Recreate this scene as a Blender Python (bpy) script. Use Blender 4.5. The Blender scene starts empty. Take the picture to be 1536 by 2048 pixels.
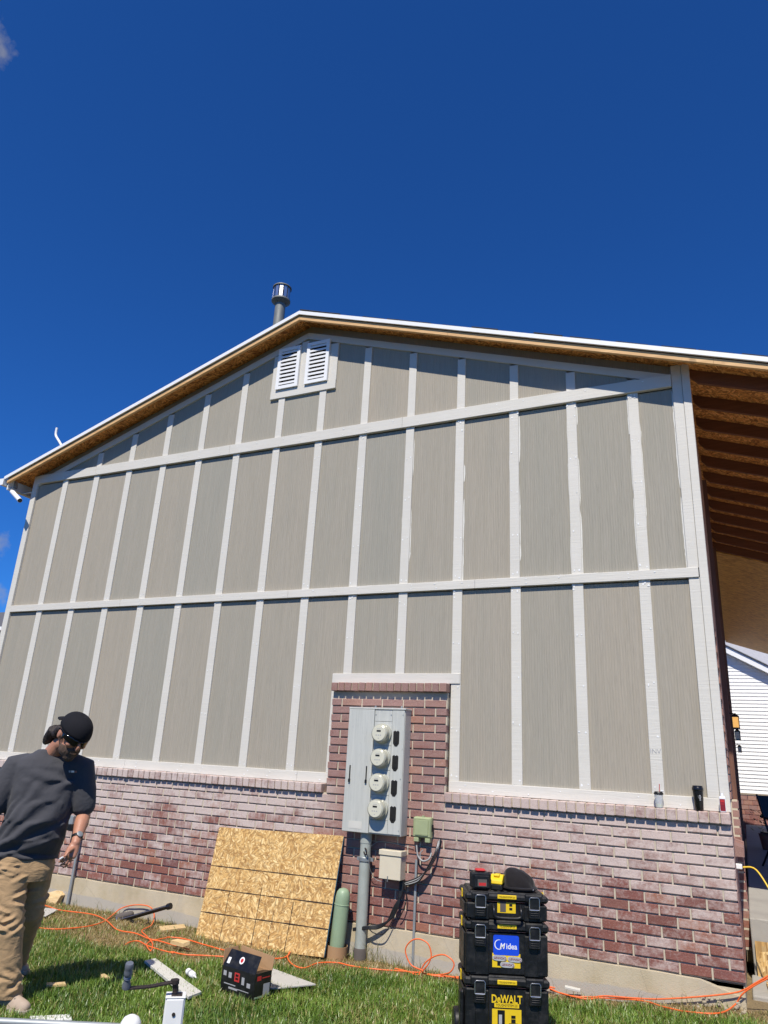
import bpy, bmesh, math, random
import numpy as np
from mathutils import Vector, Matrix
random.seed(7); np.random.seed(7)
S = bpy.context.scene
COL = S.collection

# ------------------------------------------------------------------ camera, sky, sun, exposure
CAM = Vector((9.1974, -6.9211, 1.7608))
CR = Vector((0.90459257, 0.42313257, 0.05168288))
CU = Vector((0.09270101, -0.31360815, 0.94501664))
CF = Vector((-0.41607549, 0.85006397, 0.32291242))
FPX = 1447.1
cd = bpy.data.cameras.new('camera'); cam = bpy.data.objects.new('camera', cd); COL.objects.link(cam)
M = Matrix.Identity(4)
for i in range(3):
    M[i][0] = CR[i]; M[i][1] = CU[i]; M[i][2] = -CF[i]; M[i][3] = CAM[i]
cam.matrix_world = M
cd.sensor_fit = 'VERTICAL'; cd.sensor_height = 24.0; cd.sensor_width = 18.0; cd.lens = FPX / 2048 * 24.0
cd.clip_start = 0.05; cd.clip_end = 3000
S.camera = cam

LDIR = Vector((-0.16, 1.0, -1.39)).normalized()          # the way the sunlight travels
SUN_EL = math.asin(-LDIR.z)
SUN_AZ = math.atan2(-LDIR.x, -LDIR.y)                    # from +y towards +x
wd = bpy.data.worlds.new('World'); S.world = wd; wd.use_nodes = True
nt = wd.node_tree; nt.nodes.clear()
wo = nt.nodes.new('ShaderNodeOutputWorld'); bg = nt.nodes.new('ShaderNodeBackground')
sky = nt.nodes.new('ShaderNodeTexSky'); sky.sky_type = 'NISHITA'; sky.sun_disc = False
sky.sun_elevation = SUN_EL; sky.sun_rotation = SUN_AZ
sky.altitude = 1500; sky.air_density = 1.0; sky.dust_density = 0.0; sky.ozone_density = 3.0
tc = nt.nodes.new('ShaderNodeTexCoord')
# a few small fair-weather clouds, thin and far apart
cn = nt.nodes.new('ShaderNodeTexNoise'); cn.inputs['Scale'].default_value = 55.0; cn.inputs['Detail'].default_value = 8; cn.inputs['Roughness'].default_value = 0.55
nt.links.new(tc.outputs['Generated'], cn.inputs['Vector'])
prev = None
def _dir(px, py): return (CF + CR * ((px - 768) / FPX) + CU * ((1024 - py) / FPX)).normalized()
for d, rad in ((_dir(-10, 86), 0.040), (_dir(-14, 1092), 0.032), (_dir(-14, 1182), 0.032),
               (Vector((0.62, 0.70, 0.35)), 0.05), (Vector((-0.95, -0.1, 0.30)), 0.06), (Vector((0.2, -0.9, 0.38)), 0.06)):
    dn = Vector(d).normalized()
    ds = nt.nodes.new('ShaderNodeVectorMath'); ds.operation = 'DISTANCE'; ds.inputs[1].default_value = dn
    nt.links.new(tc.outputs['Generated'], ds.inputs[0])
    mr = nt.nodes.new('ShaderNodeMapRange'); mr.inputs[1].default_value = 0; mr.inputs[2].default_value = rad
    mr.inputs[3].default_value = 1; mr.inputs[4].default_value = 0; nt.links.new(ds.outputs['Value'], mr.inputs[0])
    if prev is None: prev = mr.outputs[0]
    else:
        mx = nt.nodes.new('ShaderNodeMath'); mx.operation = 'MAXIMUM'
        nt.links.new(prev, mx.inputs[0]); nt.links.new(mr.outputs[0], mx.inputs[1]); prev = mx.outputs[0]
ml = nt.nodes.new('ShaderNodeMath'); ml.operation = 'MULTIPLY_ADD'; nt.links.new(prev, ml.inputs[0]); ml.inputs[1].default_value = .62; nt.links.new(cn.outputs['Fac'], ml.inputs[2])
mr = nt.nodes.new('ShaderNodeMapRange'); mr.inputs[1].default_value = 0.78; mr.inputs[2].default_value = 1.12; mr.inputs[3].default_value = 0; mr.inputs[4].default_value = 0.5
nt.links.new(ml.outputs[0], mr.inputs[0])
hs = nt.nodes.new('ShaderNodeMix'); hs.data_type = 'RGBA'; hs.blend_type = 'MULTIPLY'; hs.inputs[0].default_value = 1.0
hs.inputs[7].default_value = (.345, 1.16, 2.38, 1)          # a deep, clear high-desert blue
nt.links.new(sky.outputs[0], hs.inputs[6])
mix = nt.nodes.new('ShaderNodeMix'); mix.data_type = 'RGBA'
nt.links.new(mr.outputs[0], mix.inputs[0]); nt.links.new(hs.outputs[2], mix.inputs[6]); mix.inputs[7].default_value = (6.2, 6.3, 6.6, 1)
nt.links.new(mix.outputs[2], bg.inputs['Color']); bg.inputs['Strength'].default_value = 0.05
nt.links.new(bg.outputs[0], wo.inputs[0])

sd = bpy.data.lights.new('sun', 'SUN'); sd.energy = 5.0; sd.angle = math.radians(0.53); sd.color = (1.0, 0.94, 0.835)
sun = bpy.data.objects.new('sun', sd); COL.objects.link(sun)
sun.rotation_euler = LDIR.to_track_quat('-Z', 'Y').to_euler(); sun.location = (9, -20, 25)
S.view_settings.view_transform = 'Standard'; S.view_settings.look = 'None'
S.view_settings.exposure = 0.16; S.view_settings.gamma = 1.0
S.render.engine = 'CYCLES'
try: S.cycles.max_bounces = 8; S.cycles.diffuse_bounces = 4
except Exception: pass

# ------------------------------------------------------------------ measuring helpers
def ray(px, py): return CF + CR * ((px - 768) / FPX) + CU * ((1024 - py) / FPX)
def at(px, py, Y):                       # point of the vertical plane y = Y
    d = ray(px, py); return CAM + d * ((Y - CAM.y) / d.y)
def atd(px, py, D):                      # point at distance D along the viewing axis
    return CAM + ray(px, py) * D
def sst(a, b, v):
    t = min(1.0, max(0.0, (v - a) / (b - a))); return t * t * (3 - 2 * t)
def hgt(x, y):                           # the lawn falls gently away from the viewer's corner of the house
    return 0.02 + 0.03 * min(max(-y, 0.0), 4.0) + 0.12 * sst(7.7, 9.1, x) * sst(-2.6, -0.6, y)
def ong(px, py, lift=0.0, ymax=-0.14):   # point on the lawn
    d = ray(px, py); t = 5.0
    for _ in range(30):
        p = CAM + d * t; t = (hgt(p.x, p.y) + lift - CAM.z) / d.z if d.z < -1e-4 else t
    p = CAM + d * t
    if p.y > ymax: p = at(px, py, ymax)
    return p

# ------------------------------------------------------------------ materials
MATS = {}
class N:
    def __init__(s, name):
        s.m = bpy.data.materials.new(name); s.m.use_nodes = True; s.t = s.m.node_tree
        s.b = s.t.nodes['Principled BSDF']; MATS[name] = s.m
    def n(s, typ, **kw):
        o = s.t.nodes.new('ShaderNode' + typ)
        for k, v in kw.items():
            if hasattr(o, k): setattr(o, k, v)
            else: o.inputs[k.replace('_', ' ')].default_value = v
        return o
    def l(s, a, b): s.t.links.new(a, b)
    def noise(s, vec, scale, detail=4, rough=.55, dist=0.0):
        o = s.n('TexNoise'); o.inputs['Scale'].default_value = scale; o.inputs['Detail'].default_value = detail
        o.inputs['Roughness'].default_value = rough; o.inputs['Distortion'].default_value = dist
        if vec is not None: s.l(vec, o.inputs['Vector'])
        return o.outputs['Fac']
    def mp(s, vec, sc=(1, 1, 1), loc=(0, 0, 0), rot=(0, 0, 0)):
        o = s.n('Mapping'); o.inputs['Scale'].default_value = sc; o.inputs['Location'].default_value = loc; o.inputs['Rotation'].default_value = rot
        s.l(vec, o.inputs['Vector']); return o.outputs[0]
    def obj(s): return s.n('TexCoord').outputs['Object']
    def pos(s): return s.n('NewGeometry').outputs['Position']
    def rnd(s): return s.n('ObjectInfo').outputs['Random']
    def ramp(s, fac, pts, interp='LINEAR'):
        o = s.n('ValToRGB'); o.color_ramp.interpolation = interp; e = o.color_ramp.elements
        while len(e) < len(pts): e.new(0.5)
        for q, (p, c) in zip(e, pts):
            q.position = p; q.color = (*c, 1) if not isinstance(c, (int, float)) else (c, c, c, 1)
        s.l(fac, o.inputs[0]); return o.outputs[0]
    def mix(s, fac, a, b, blend='MIX'):
        o = s.n('Mix', data_type='RGBA', blend_type=blend)
        for i, v in ((0, fac), (6, a), (7, b)):
            if hasattr(v, 'links') or hasattr(v, 'is_linked'): s.l(v, o.inputs[i])
            elif i == 0: o.inputs[0].default_value = v
            else: o.inputs[i].default_value = (*v, 1) if not isinstance(v, (int, float)) else (v, v, v, 1)
        return o.outputs[2]
    def math(s, op, a, b=0.0, clamp=False):
        o = s.n('Math', operation=op, use_clamp=clamp)
        for i, v in ((0, a), (1, b)):
            if hasattr(v, 'is_linked'): s.l(v, o.inputs[i])
            else: o.inputs[i].default_value = v
        return o.outputs[0]
    def rng(s, v, a, b, c, d):
        o = s.n('MapRange'); s.l(v, o.inputs[0])
        for i, q in enumerate((a, b, c, d)): o.inputs[i + 1].default_value = q
        return o.outputs[0]
    def bump(s, h, strength=.3, dist=.01, prev=None):
        o = s.n('Bump'); o.inputs['Strength'].default_value = strength; o.inputs['Distance'].default_value = dist
        s.l(h, o.inputs['Height'])
        if prev is not None: s.l(prev, o.inputs['Normal'])
        return o.outputs[0]
    def out(s, col=None, rough=None, normal=None, metal=None):
        for v, k in ((col, 'Base Color'), (rough, 'Roughness'), (normal, 'Normal'), (metal, 'Metallic')):
            if v is None: continue
            if hasattr(v, 'is_linked'): s.l(v, s.b.inputs[k])
            elif k == 'Base Color': s.b.inputs[k].default_value = (*v, 1)
            else: s.b.inputs[k].default_value = v
        return s.m

def simple(name, col, rough=.6, metal=0.0, var=.12, scale=20, bump=0.0, spec=None):
    k = N(name); o = k.obj()
    f = k.noise(o, scale, 5)
    c = k.mix(f, tuple(x * (1 - var) for x in col), tuple(min(1, x * (1 + var)) for x in col))
    nrm = k.bump(k.noise(o, scale * 6, 4), bump, .004) if bump else None
    r = k.rng(k.noise(o, scale * 2, 3), .3, .7, rough * .85, min(1, rough * 1.15))
    if spec is not None: k.b.inputs['Specular IOR Level'].default_value = spec
    return k.out(c, r, nrm, metal)

def m_panel():
    k = N('siding_panel'); o = k.pos(); r = k.rnd()
    cb = k.n('CombineXYZ'); k.l(k.math('MULTIPLY', r, 40), cb.inputs[0]); k.l(k.math('MULTIPLY', r, 17), cb.inputs[2])
    ad = k.n('VectorMath', operation='ADD'); k.l(o, ad.inputs[0]); k.l(cb.outputs[0], ad.inputs[1]); v = ad.outputs[0]
    st = k.noise(k.mp(v, (26, 1, .55)), 1.0, 6, .6, .6)
    fine = k.noise(k.mp(v, (190, 1, 3.0)), 1.0, 4, .6, 1.5)
    big = k.noise(k.mp(v, (5, 1, .5)), 1.0, 3)
    base = k.ramp(r, [(0, (.355, .315, .248)), (.35, (.318, .296, .238)), (.65, (.368, .322, .250)), (1, (.305, .290, .238))])
    c = k.mix(k.rng(st, .35, .7, 0, .38), base, (.41, .365, .30))
    c = k.mix(k.rng(big, .45, .7, 0, .22), c, (.27, .27, .23))
    c = k.mix(k.rng(fine, .50, .68, 0, .55), c, (.235, .215, .175))
    # knots of the embossed grain
    wv = k.n('TexWave', wave_type='BANDS', bands_direction='X'); wv.inputs['Scale'].default_value = 13; wv.inputs['Distortion'].default_value = 5.0
    wv.inputs['Detail'].default_value = 2; wv.inputs['Detail Scale'].default_value = 1.2
    k.l(k.mp(v, (1, 1, .16)), wv.inputs['Vector'])
    # scuffs of dried filler
    sc = k.noise(k.mp(v, (9, 1, 5)), 1.0, 7, .75)
    sc2 = k.noise(v, 1.3, 2)
    c = k.mix(k.math('MULTIPLY', k.rng(sc, .66, .72, 0, .5), k.rng(sc2, .52, .62, 0, 1)), c, (.52, .52, .48))
    h = k.math('ADD', k.math('MULTIPLY', fine, .5), k.math('MULTIPLY', wv.outputs['Fac'], .35))
    return k.out(c, .75, k.bump(h, .7, .008))
def m_trim():
    k = N('painted_trim'); o = k.pos(); r = k.rnd()
    g = k.noise(k.mp(o, (3.0, 1, 60)), 1.0, 5, .6, 1.2)
    g2 = k.noise(k.mp(o, (60, 1, 3.0)), 1.0, 5, .6, 1.2)
    gg = k.mix(.35, g, g2)
    c = k.ramp(k.noise(o, 2.2, 4), [(.3, (.61, .58, .51)), (.7, (.65, .62, .555))])
    c = k.mix(k.rng(r, 0, 1, 0, .25), c, (.55, .53, .48))
    c = k.mix(k.rng(gg, .58, .7, 0, .22), c, (.53, .51, .46))
    sp = k.noise(o, 5.5, 8, .8)
    c = k.mix(k.rng(sp, .66, .71, 0, .7), c, (.78, .78, .75))
    return k.out(c, .62, k.bump(gg, .65, .006))
def m_brick():
    k = N('brick'); o = k.pos(); r0 = k.rnd()
    a = k.n('Attribute', attribute_name='tint'); r = k.math('FRACT', k.math('ADD', r0, a.outputs['Fac']))
    base = k.ramp(r, [(0, (.195, .07, .052)), (.3, (.25, .088, .062)), (.5, (.215, .075, .062)), (.72, (.285, .105, .068)), (.88, (.33, .13, .075)), (1, (.18, .07, .062))])
    n1 = k.noise(o, 34, 6, .7)
    c = k.mix(k.rng(n1, .3, .7, 0, .5), base, k.mix(.5, base, (.11, .045, .04)))
    spk = k.noise(o, 170, 3, .7)
    sx = k.n('SeparateXYZ'); k.l(o, sx.inputs[0])
    # efflorescence: lime that has bled down the wall from the sill, thickest in the top courses
    hi = k.rng(sx.outputs['Z'], .50, 1.30, 0, 1)
    left = k.rng(sx.outputs['X'], 4.4, 6.9, 1, 0)
    off = k.math('MAXIMUM', k.rng(sx.outputs['X'], 5.25, 5.6, 1, 0), k.rng(sx.outputs['X'], 6.4, 6.9, 0, 1))
    off = k.math('MULTIPLY', off, k.rng(sx.outputs['Z'], 1.50, 1.58, 1, 0))
    off = k.math('MULTIPLY', off, k.rng(sx.outputs['Y'], .0, .12, 1, 0))
    streak = k.noise(k.mp(o, (42, 42, 7)), 1.0, 5, .7, .6)
    blot = k.noise(k.mp(o, (8.5, 8.5, 13)), 1.0, 4, .65)
    area = k.noise(k.mp(o, (1.6, 1.6, 2.2)), 1.0, 3, .5)
    perb = k.rng(k.math('FRACT', k.math('MULTIPLY', r, 7.31)), 0, 1, -.15, .13)
    e = k.math('ADD', k.math('MULTIPLY', k.mix(left, n1, streak), .55), k.math('MULTIPLY', blot, .75))
    e = k.math('ADD', e, k.math('MULTIPLY', area, .5))
    e = k.math('ADD', k.math('ADD', e, perb), k.math('MULTIPLY', hi, .34))
    ef = k.math('MULTIPLY', k.rng(e, .84, 1.20, 0, 1), k.rng(off, 0, 1, .25, 1), True)
    ef = k.math('MULTIPLY', ef, .88)
    lime = k.mix(left, (.61, .50, .445), (.60, .51, .465))
    c = k.mix(ef, c, lime)
    c = k.mix(k.rng(spk, .50, .64, 0, .45), c, k.mix(.4, (.06, .03, .028), c))
    c = k.mix(k.rng(spk, .32, .46, .35, 0), c, (.58, .47, .41))
    return k.out(c, .88, k.bump(k.math('ADD', spk, n1), .5, .004))
def m_mortar(name='mortar', col=(.53, .46, .35)):
    k = N(name); o = k.pos()
    c = k.mix(k.noise(o, 40, 6, .7), tuple(x * .8 for x in col), tuple(x * 1.15 for x in col))
    return k.out(c, .95, k.bump(k.noise(o, 300, 3), .5, .003))
def m_concrete(name='concrete', a=(.41, .34, .215), b=(.52, .445, .315)):
    k = N(name); o = k.pos()
    n = k.noise(o, 2.4, 8, .65); c = k.ramp(n, [(.3, a), (.55, b), (.75, tuple(x * .82 for x in b))])
    st = k.noise(k.mp(o, (3, 3, .7)), 1.0, 6, .7)
    c = k.mix(k.rng(st, .52, .68, 0, .45), c, (.36, .33, .285))
    sx = k.n('SeparateXYZ'); k.l(o, sx.inputs[0])
    lo = k.math('ADD', k.rng(sx.outputs['Z'], .02, .20, .62, 0), k.math('MULTIPLY', k.noise(o, 1.6, 5), .55))
    c = k.mix(k.rng(lo, .46, .50, 0, .85), c, (.40, .37, .32))
    sp = k.noise(o, 120, 3)
    c = k.mix(k.rng(sp, .62, .74, 0, .5), c, (.2, .17, .13))
    cr = k.n('TexVoronoi', feature='DISTANCE_TO_EDGE'); cr.inputs['Scale'].default_value = 1.3
    k.l(k.mp(o, (1, 1, 1.7)), cr.inputs['Vector'])
    c = k.mix(k.rng(cr.outputs['Distance'], .0, .006, .28, 0), c, (.18, .15, .12))
    return k.out(c, .92, k.bump(k.math('ADD', n, sp), .4, .006))
def m_osb(name='strand_board', cols=((.26, .125, .034), (.49, .28, .085), (.63, .405, .15), (.78, .575, .275)), k_=1.0):
    k = N(name); o = k.obj()
    def layer(cell, off):
        v = k.mp(o, (1, 1, 1), off)
        w = k.n('TexVoronoi'); w.inputs['Scale'].default_value = cell * k_; k.l(v, w.inputs['Vector'])
        sp = k.n('SeparateColor'); k.l(w.outputs['Color'], sp.inputs[0])
        rot = k.n('VectorRotate', rotation_type='Z_AXIS'); k.l(v, rot.inputs['Vector']); k.l(k.math('MULTIPLY', sp.outputs[0], 6.283), rot.inputs['Angle'])
        st = k.n('TexVoronoi'); st.inputs['Scale'].default_value = 1.0; k.l(k.mp(rot.outputs[0], (16 * k_, 62 * k_, 1)), st.inputs['Vector'])
        s2 = k.n('SeparateColor'); k.l(st.outputs['Color'], s2.inputs[0])
        gr = k.noise(k.mp(rot.outputs[0], (18 * k_, 240 * k_, 1)), 1.0, 3, .6)
        return s2.outputs[0], gr, st.outputs['Distance'], s2.outputs[1]
    a = layer(11, (0, 0, 0)); b = layer(15, (3.13, 7.71, 0))
    sel = k.math('GREATER_THAN', a[3], b[3])
    tone = k.mix(sel, a[0], b[0]); gr = k.mix(sel, a[1], b[1]); dd = k.mix(sel, a[2], b[2])
    t = k.math('ADD', k.math('MULTIPLY', tone, .62), k.math('MULTIPLY', gr, .42))
    c = k.ramp(t, [(.14, cols[0]), (.34, cols[1]), (.60, cols[2]), (.86, cols[3])])
    c = k.mix(k.rng(dd, .42, .75, 0, .55), c, tuple(q * .6 for q in cols[0]))
    return k.out(c, .72, k.bump(k.math('SUBTRACT', t, dd), .5, .004))
def m_wood(name, a, b, scale=1.0, axis='X', rough=.65):
    k = N(name); o = k.obj()
    s = {'X': (2, 40, 40), 'Y': (40, 2, 40), 'Z': (40, 40, 2)}[axis]
    g = k.noise(k.mp(o, tuple(q * scale for q in s)), 1.0, 5, .6, 1.0)
    c = k.ramp(g, [(.3, a), (.7, b)])
    kn = k.noise(o, 5, 3)
    c = k.mix(k.rng(kn, .68, .74, 0, .6), c, tuple(x * .5 for x in a))
    return k.out(c, rough, k.bump(g, .25, .003))
def m_cloth(name, col, weave=900, fold=.25, var=.2, rough=.9, crease=.8):
    k = N(name); o = k.obj()
    n = k.noise(o, 8, 6, .6); c = k.mix(n, tuple(x * (1 - var) for x in col), tuple(x * (1 + var) for x in col))
    f = k.noise(k.mp(o, (.8, .8, crease)), 11, 3, .5, 1.2)
    nb = k.bump(f, fold, .02); nb = k.bump(k.noise(o, weave, 2), .25, .001, nb)
    k.b.inputs['Sheen Weight'].default_value = .12 if fold > .1 else 0.0; k.b.inputs['Specular IOR Level'].default_value = .25
    return k.out(c, rough, nb)
def m_grass():
    k = N('grass'); a = k.n('Attribute', attribute_name='tint'); u = a.outputs['Color']
    k.t.nodes.remove(k.b)
    o = k.t.nodes['Material Output']
    d = k.n('BsdfDiffuse'); tr = k.n('BsdfTranslucent'); gl = k.n('BsdfGlossy'); gl.inputs['Roughness'].default_value = .42
    k.l(u, d.inputs[0]); mx = k.mix(.5, u, (.20, .26, .03)); k.l(mx, tr.inputs[0])
    m1 = k.n('MixShader'); m1.inputs[0].default_value = .32; k.l(d.outputs[0], m1.inputs[1]); k.l(tr.outputs[0], m1.inputs[2])
    m2 = k.n('MixShader'); m2.inputs[0].default_value = .05; k.l(m1.outputs[0], m2.inputs[1]); k.l(gl.outputs[0], m2.inputs[2])
    k.l(m2.outputs[0], o.inputs[0]); return k.m
def m_soil():
    k = N('soil'); o = k.pos()
    n = k.noise(o, 3, 8, .7); f = k.noise(o, 60, 5, .7)
    straw = k.noise(k.mp(o, (90, 30, 1), rot=(0, 0, .6)), 1.0, 4, .6, 2.0)
    c = k.ramp(n, [(.3, (.14, .10, .055)), (.55, (.25, .18, .09)), (.75, (.31, .235, .12))])
    c = k.mix(k.rng(straw, .5, .7, 0, .6), c, (.42, .33, .17))
    c = k.mix(k.rng(f, .5, .75, 0, .6), c, (.09, .065, .035))
    sx = k.n('SeparateXYZ'); k.l(o, sx.inputs[0])
    lawn = k.rng(k.math('ADD', sx.outputs['Y'], k.math('MULTIPLY', n, .8)), -.75, -1.2, 0, 1)
    turf = k.ramp(f, [(.3, (.03, .032, .010)), (.7, (.075, .075, .026))])
    c = k.mix(lawn, c, turf)
    return k.out(c, .95, k.bump(k.math('ADD', f, straw), .8, .012))
def m_metal(name, col, rough=.45, metal=.9, var=.25, scale=9):
    k = N(name); o = k.obj()
    n = k.noise(k.mp(o, (1, 1, .4)), scale, 6, .65); c = k.mix(n, tuple(x * (1 - var) for x in col), tuple(min(1, x * (1 + var)) for x in col))
    return k.out(c, k.rng(n, .3, .7, rough * .8, rough * 1.25), None, metal)
def m_cabinet():
    k = N('cabinet_grey'); o = k.obj()
    st = k.noise(k.mp(o, (55, 55, 2.2)), 1.0, 5, .65, .8)
    blot = k.noise(o, 6, 6, .7)
    c = k.mix(k.rng(st, .4, .7, 0, .55), (.46, .465, .425), (.60, .60, .55))
    sc = k.noise(k.mp(o, (48, 48, 6)), 1.0, 6, .75, 1.5)
    c = k.mix(k.math('MULTIPLY', k.rng(sc, .57, .66, 0, .7), k.rng(blot, .42, .58, 0, 1)), c, (.22, .25, .25))
    return k.out(c, .55, k.bump(st, .1, .003))
def m_emit(name, col, strength):
    k = N(name); k.b.inputs['Emission Color'].default_value = (*col, 1); k.b.inputs['Emission Strength'].default_value = strength
    return k.out(col, .4)
def m_glass(name, col=(1, 1, 1), rough=.02, alpha=None):
    k = N(name); k.b.inputs['Transmission Weight'].default_value = 1.0; k.b.inputs['IOR'].default_value = 1.3
    return k.out(col, rough)

m_panel(); m_trim(); m_brick(); m_mortar(); m_concrete(); m_osb(); m_osb('roof_strand_board', ((.13, .036, .007), (.52, .19, .04), (.80, .34, .08), (.88, .45, .14)), .8); m_grass(); m_soil(); m_cabinet()
m_concrete('bounce_concrete', (.46, .44, .40), (.54, .52, .47))  # pale concrete for the added slab that bounces light
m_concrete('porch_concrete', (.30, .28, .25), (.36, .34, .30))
m_wood('fir_fascia', (.55, .31, .12), (.74, .47, .22), 1.0, 'X')
m_wood('rafter_brown', (.13, .045, .02), (.19, .07, .034), 1.0, 'X')
m_wood('post_brown', (.12, .055, .035), (.19, .085, .055), 1.0, 'Z')
m_wood('scrap_wood', (.52, .35, .15), (.70, .52, .28), 1.0, 'X')
m_wood('tan_soffit', (.24, .095, .014), (.84, .48, .12), .6, 'X')
simple('white_metal', (.80, .80, .79), .45, 0, .04)
simple('white_paint', (.76, .755, .72), .5, 0, .08, 14)
simple('shingle_black', (.028, .028, .03), .95, 0, .4, 60, .6)
simple('filler', (.79, .79, .77), .7, 0, .05)
simple('filler_smear', (.64, .63, .59), .75, 0, .12, 30)
simple('meter_face', (.60, .58, .46), .5, 0, .05)
simple('meter_ring', (.44, .43, .34), .16, .1, .15)
k = N('black_plastic'); o_ = k.obj(); d_ = k.noise(o_, 14, 7, .75); f_ = k.noise(o_, 160, 3)
c_ = k.mix(k.rng(d_, .50, .75, 0, .40), (.0065, .0065, .007), (.055, .050, .044)); c_ = k.mix(k.rng(k.noise(k.mp(o_, (3, 3, 60)), 1.0, 4, .7, 2.0), .66, .72, 0, .35), c_, (.12, .115, .105))
k.out(c_, k.rng(d_, .35, .7, .32, .6), k.bump(f_, .15, .002))
simple('black_gloss', (.008, .008, .009), .25, 0, .3)
simple('dark_hole', (.004, .004, .004), .8)
simple('green_box', (.33, .37, .20), .5, 0, .1, 12)
simple('beige_box', (.63, .56, .42), .55, 0, .07, 10)
simple('pedestal_green', (.26, .35, .22), .5, 0, .12, 8)
simple('cable_black', (.012, .012, .012), .45)
simple('cable_grey', (.34, .34, .33), .5)
simple('hose_orange', (.78, .135, .025), .42, 0, .14, 40)
simple('cord_yellow', (.75, .50, .04), .45)
simple('yellow_plastic', (.76, .52, .015), .45, 0, .08)
simple('blue_sticker', (.010, .065, .62), .4, 0, .04)
simple('silver_badge', (.55, .54, .54), .35, .3, .1)
simple('red_plastic', (.50, .03, .03), .4)
simple('dark_red', (.22, .015, .02), .4)
simple('white_print', (.80, .80, .80), .5, 0, .02)
simple('grey_print', (.35, .35, .36), .5, 0, .05)
simple('cardboard', (.36, .215, .11), .85, 0, .14, 14)
simple('blue_edge', (.03, .14, .22), .7)
simple('saw_line', (.035, .02, .01), .9)
simple('skin', (.42, .195, .12), .5, 0, .16, 18, .25)
simple('hair_dark', (.022, .014, .011), .6, 0, .5, 90, .6)
simple('beard', (.095, .060, .042), .9, 0, .65, 70, .8)
simple('lens_black', (.004, .004, .005), .08)
simple('shoe_tan', (.40, .31, .235), .8, 0, .15, 30, .4)
simple('shoe_sole', (.30, .26, .21), .8, 0, .2, 20)
simple('rubber_grip', (.17, .185, .215), .30, .25, .2, 12)
simple('rust_black', (.045, .034, .03), .6, .5, .5, 30, .5)
simple('offcut_white', (.56, .545, .49), .7, 0, .10, 10)
simple('fibre_cement', (.46, .445, .405), .8, 0, .08, 8)
simple('rubble_grey', (.33, .28, .20), .95, 0, .3, 30)
simple('plant_green', (.09, .15, .03), .6, 0, .4, 10)
simple('neighbor_siding', (.80, .80, .79), .55, 0, .03)
simple('neighbor_roof', (.10, .10, .11), .95, 0, .35, 30, .5)
simple('pale_roof', (.36, .36, .38), .9, 0, .25, 12)
simple('far_brick', (.30, .13, .10), .9, 0, .45, 9)
simple('far_wall_dark', (.10, .085, .075), .9, 0, .2, 9)
m_cloth('shirt', (.056, .056, .063), 900, .35, .14)
m_cloth('cap_cloth', (.009, .009, .012), 900, .05, .25)
m_cloth('trousers', (.37, .245, .13), 700, .6, .2, crease=1.3)
m_cloth('beanie', (.010, .008, .0085), 500, .5, .3)
m_metal('galvanised', (.34, .36, .36), .5, .6, .3)
m_metal('conduit_grey', (.36, .38, .38), .5, .45, .2)
m_metal('pole_grey', (.36, .385, .345), .6, .1, .3, 14)
m_metal('bright_steel', (.62, .62, .63), .3, .95, .15)
m_metal('flue_metal', (.20, .21, .20), .6, .3, .3)
m_emit('lamp_glow', (.95, .50, .13), .75)
simple('lamp_glass', (.62, .60, .50), .3)
k = N('clear_plastic'); k.b.inputs['Alpha'].default_value = .42; k.out((.78, .80, .80), .2)
simple('drink', (.45, .52, .12), .2)
simple('shade_line', (.3, .3, .3), .8)
def m_cabpaint(): pass

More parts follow.
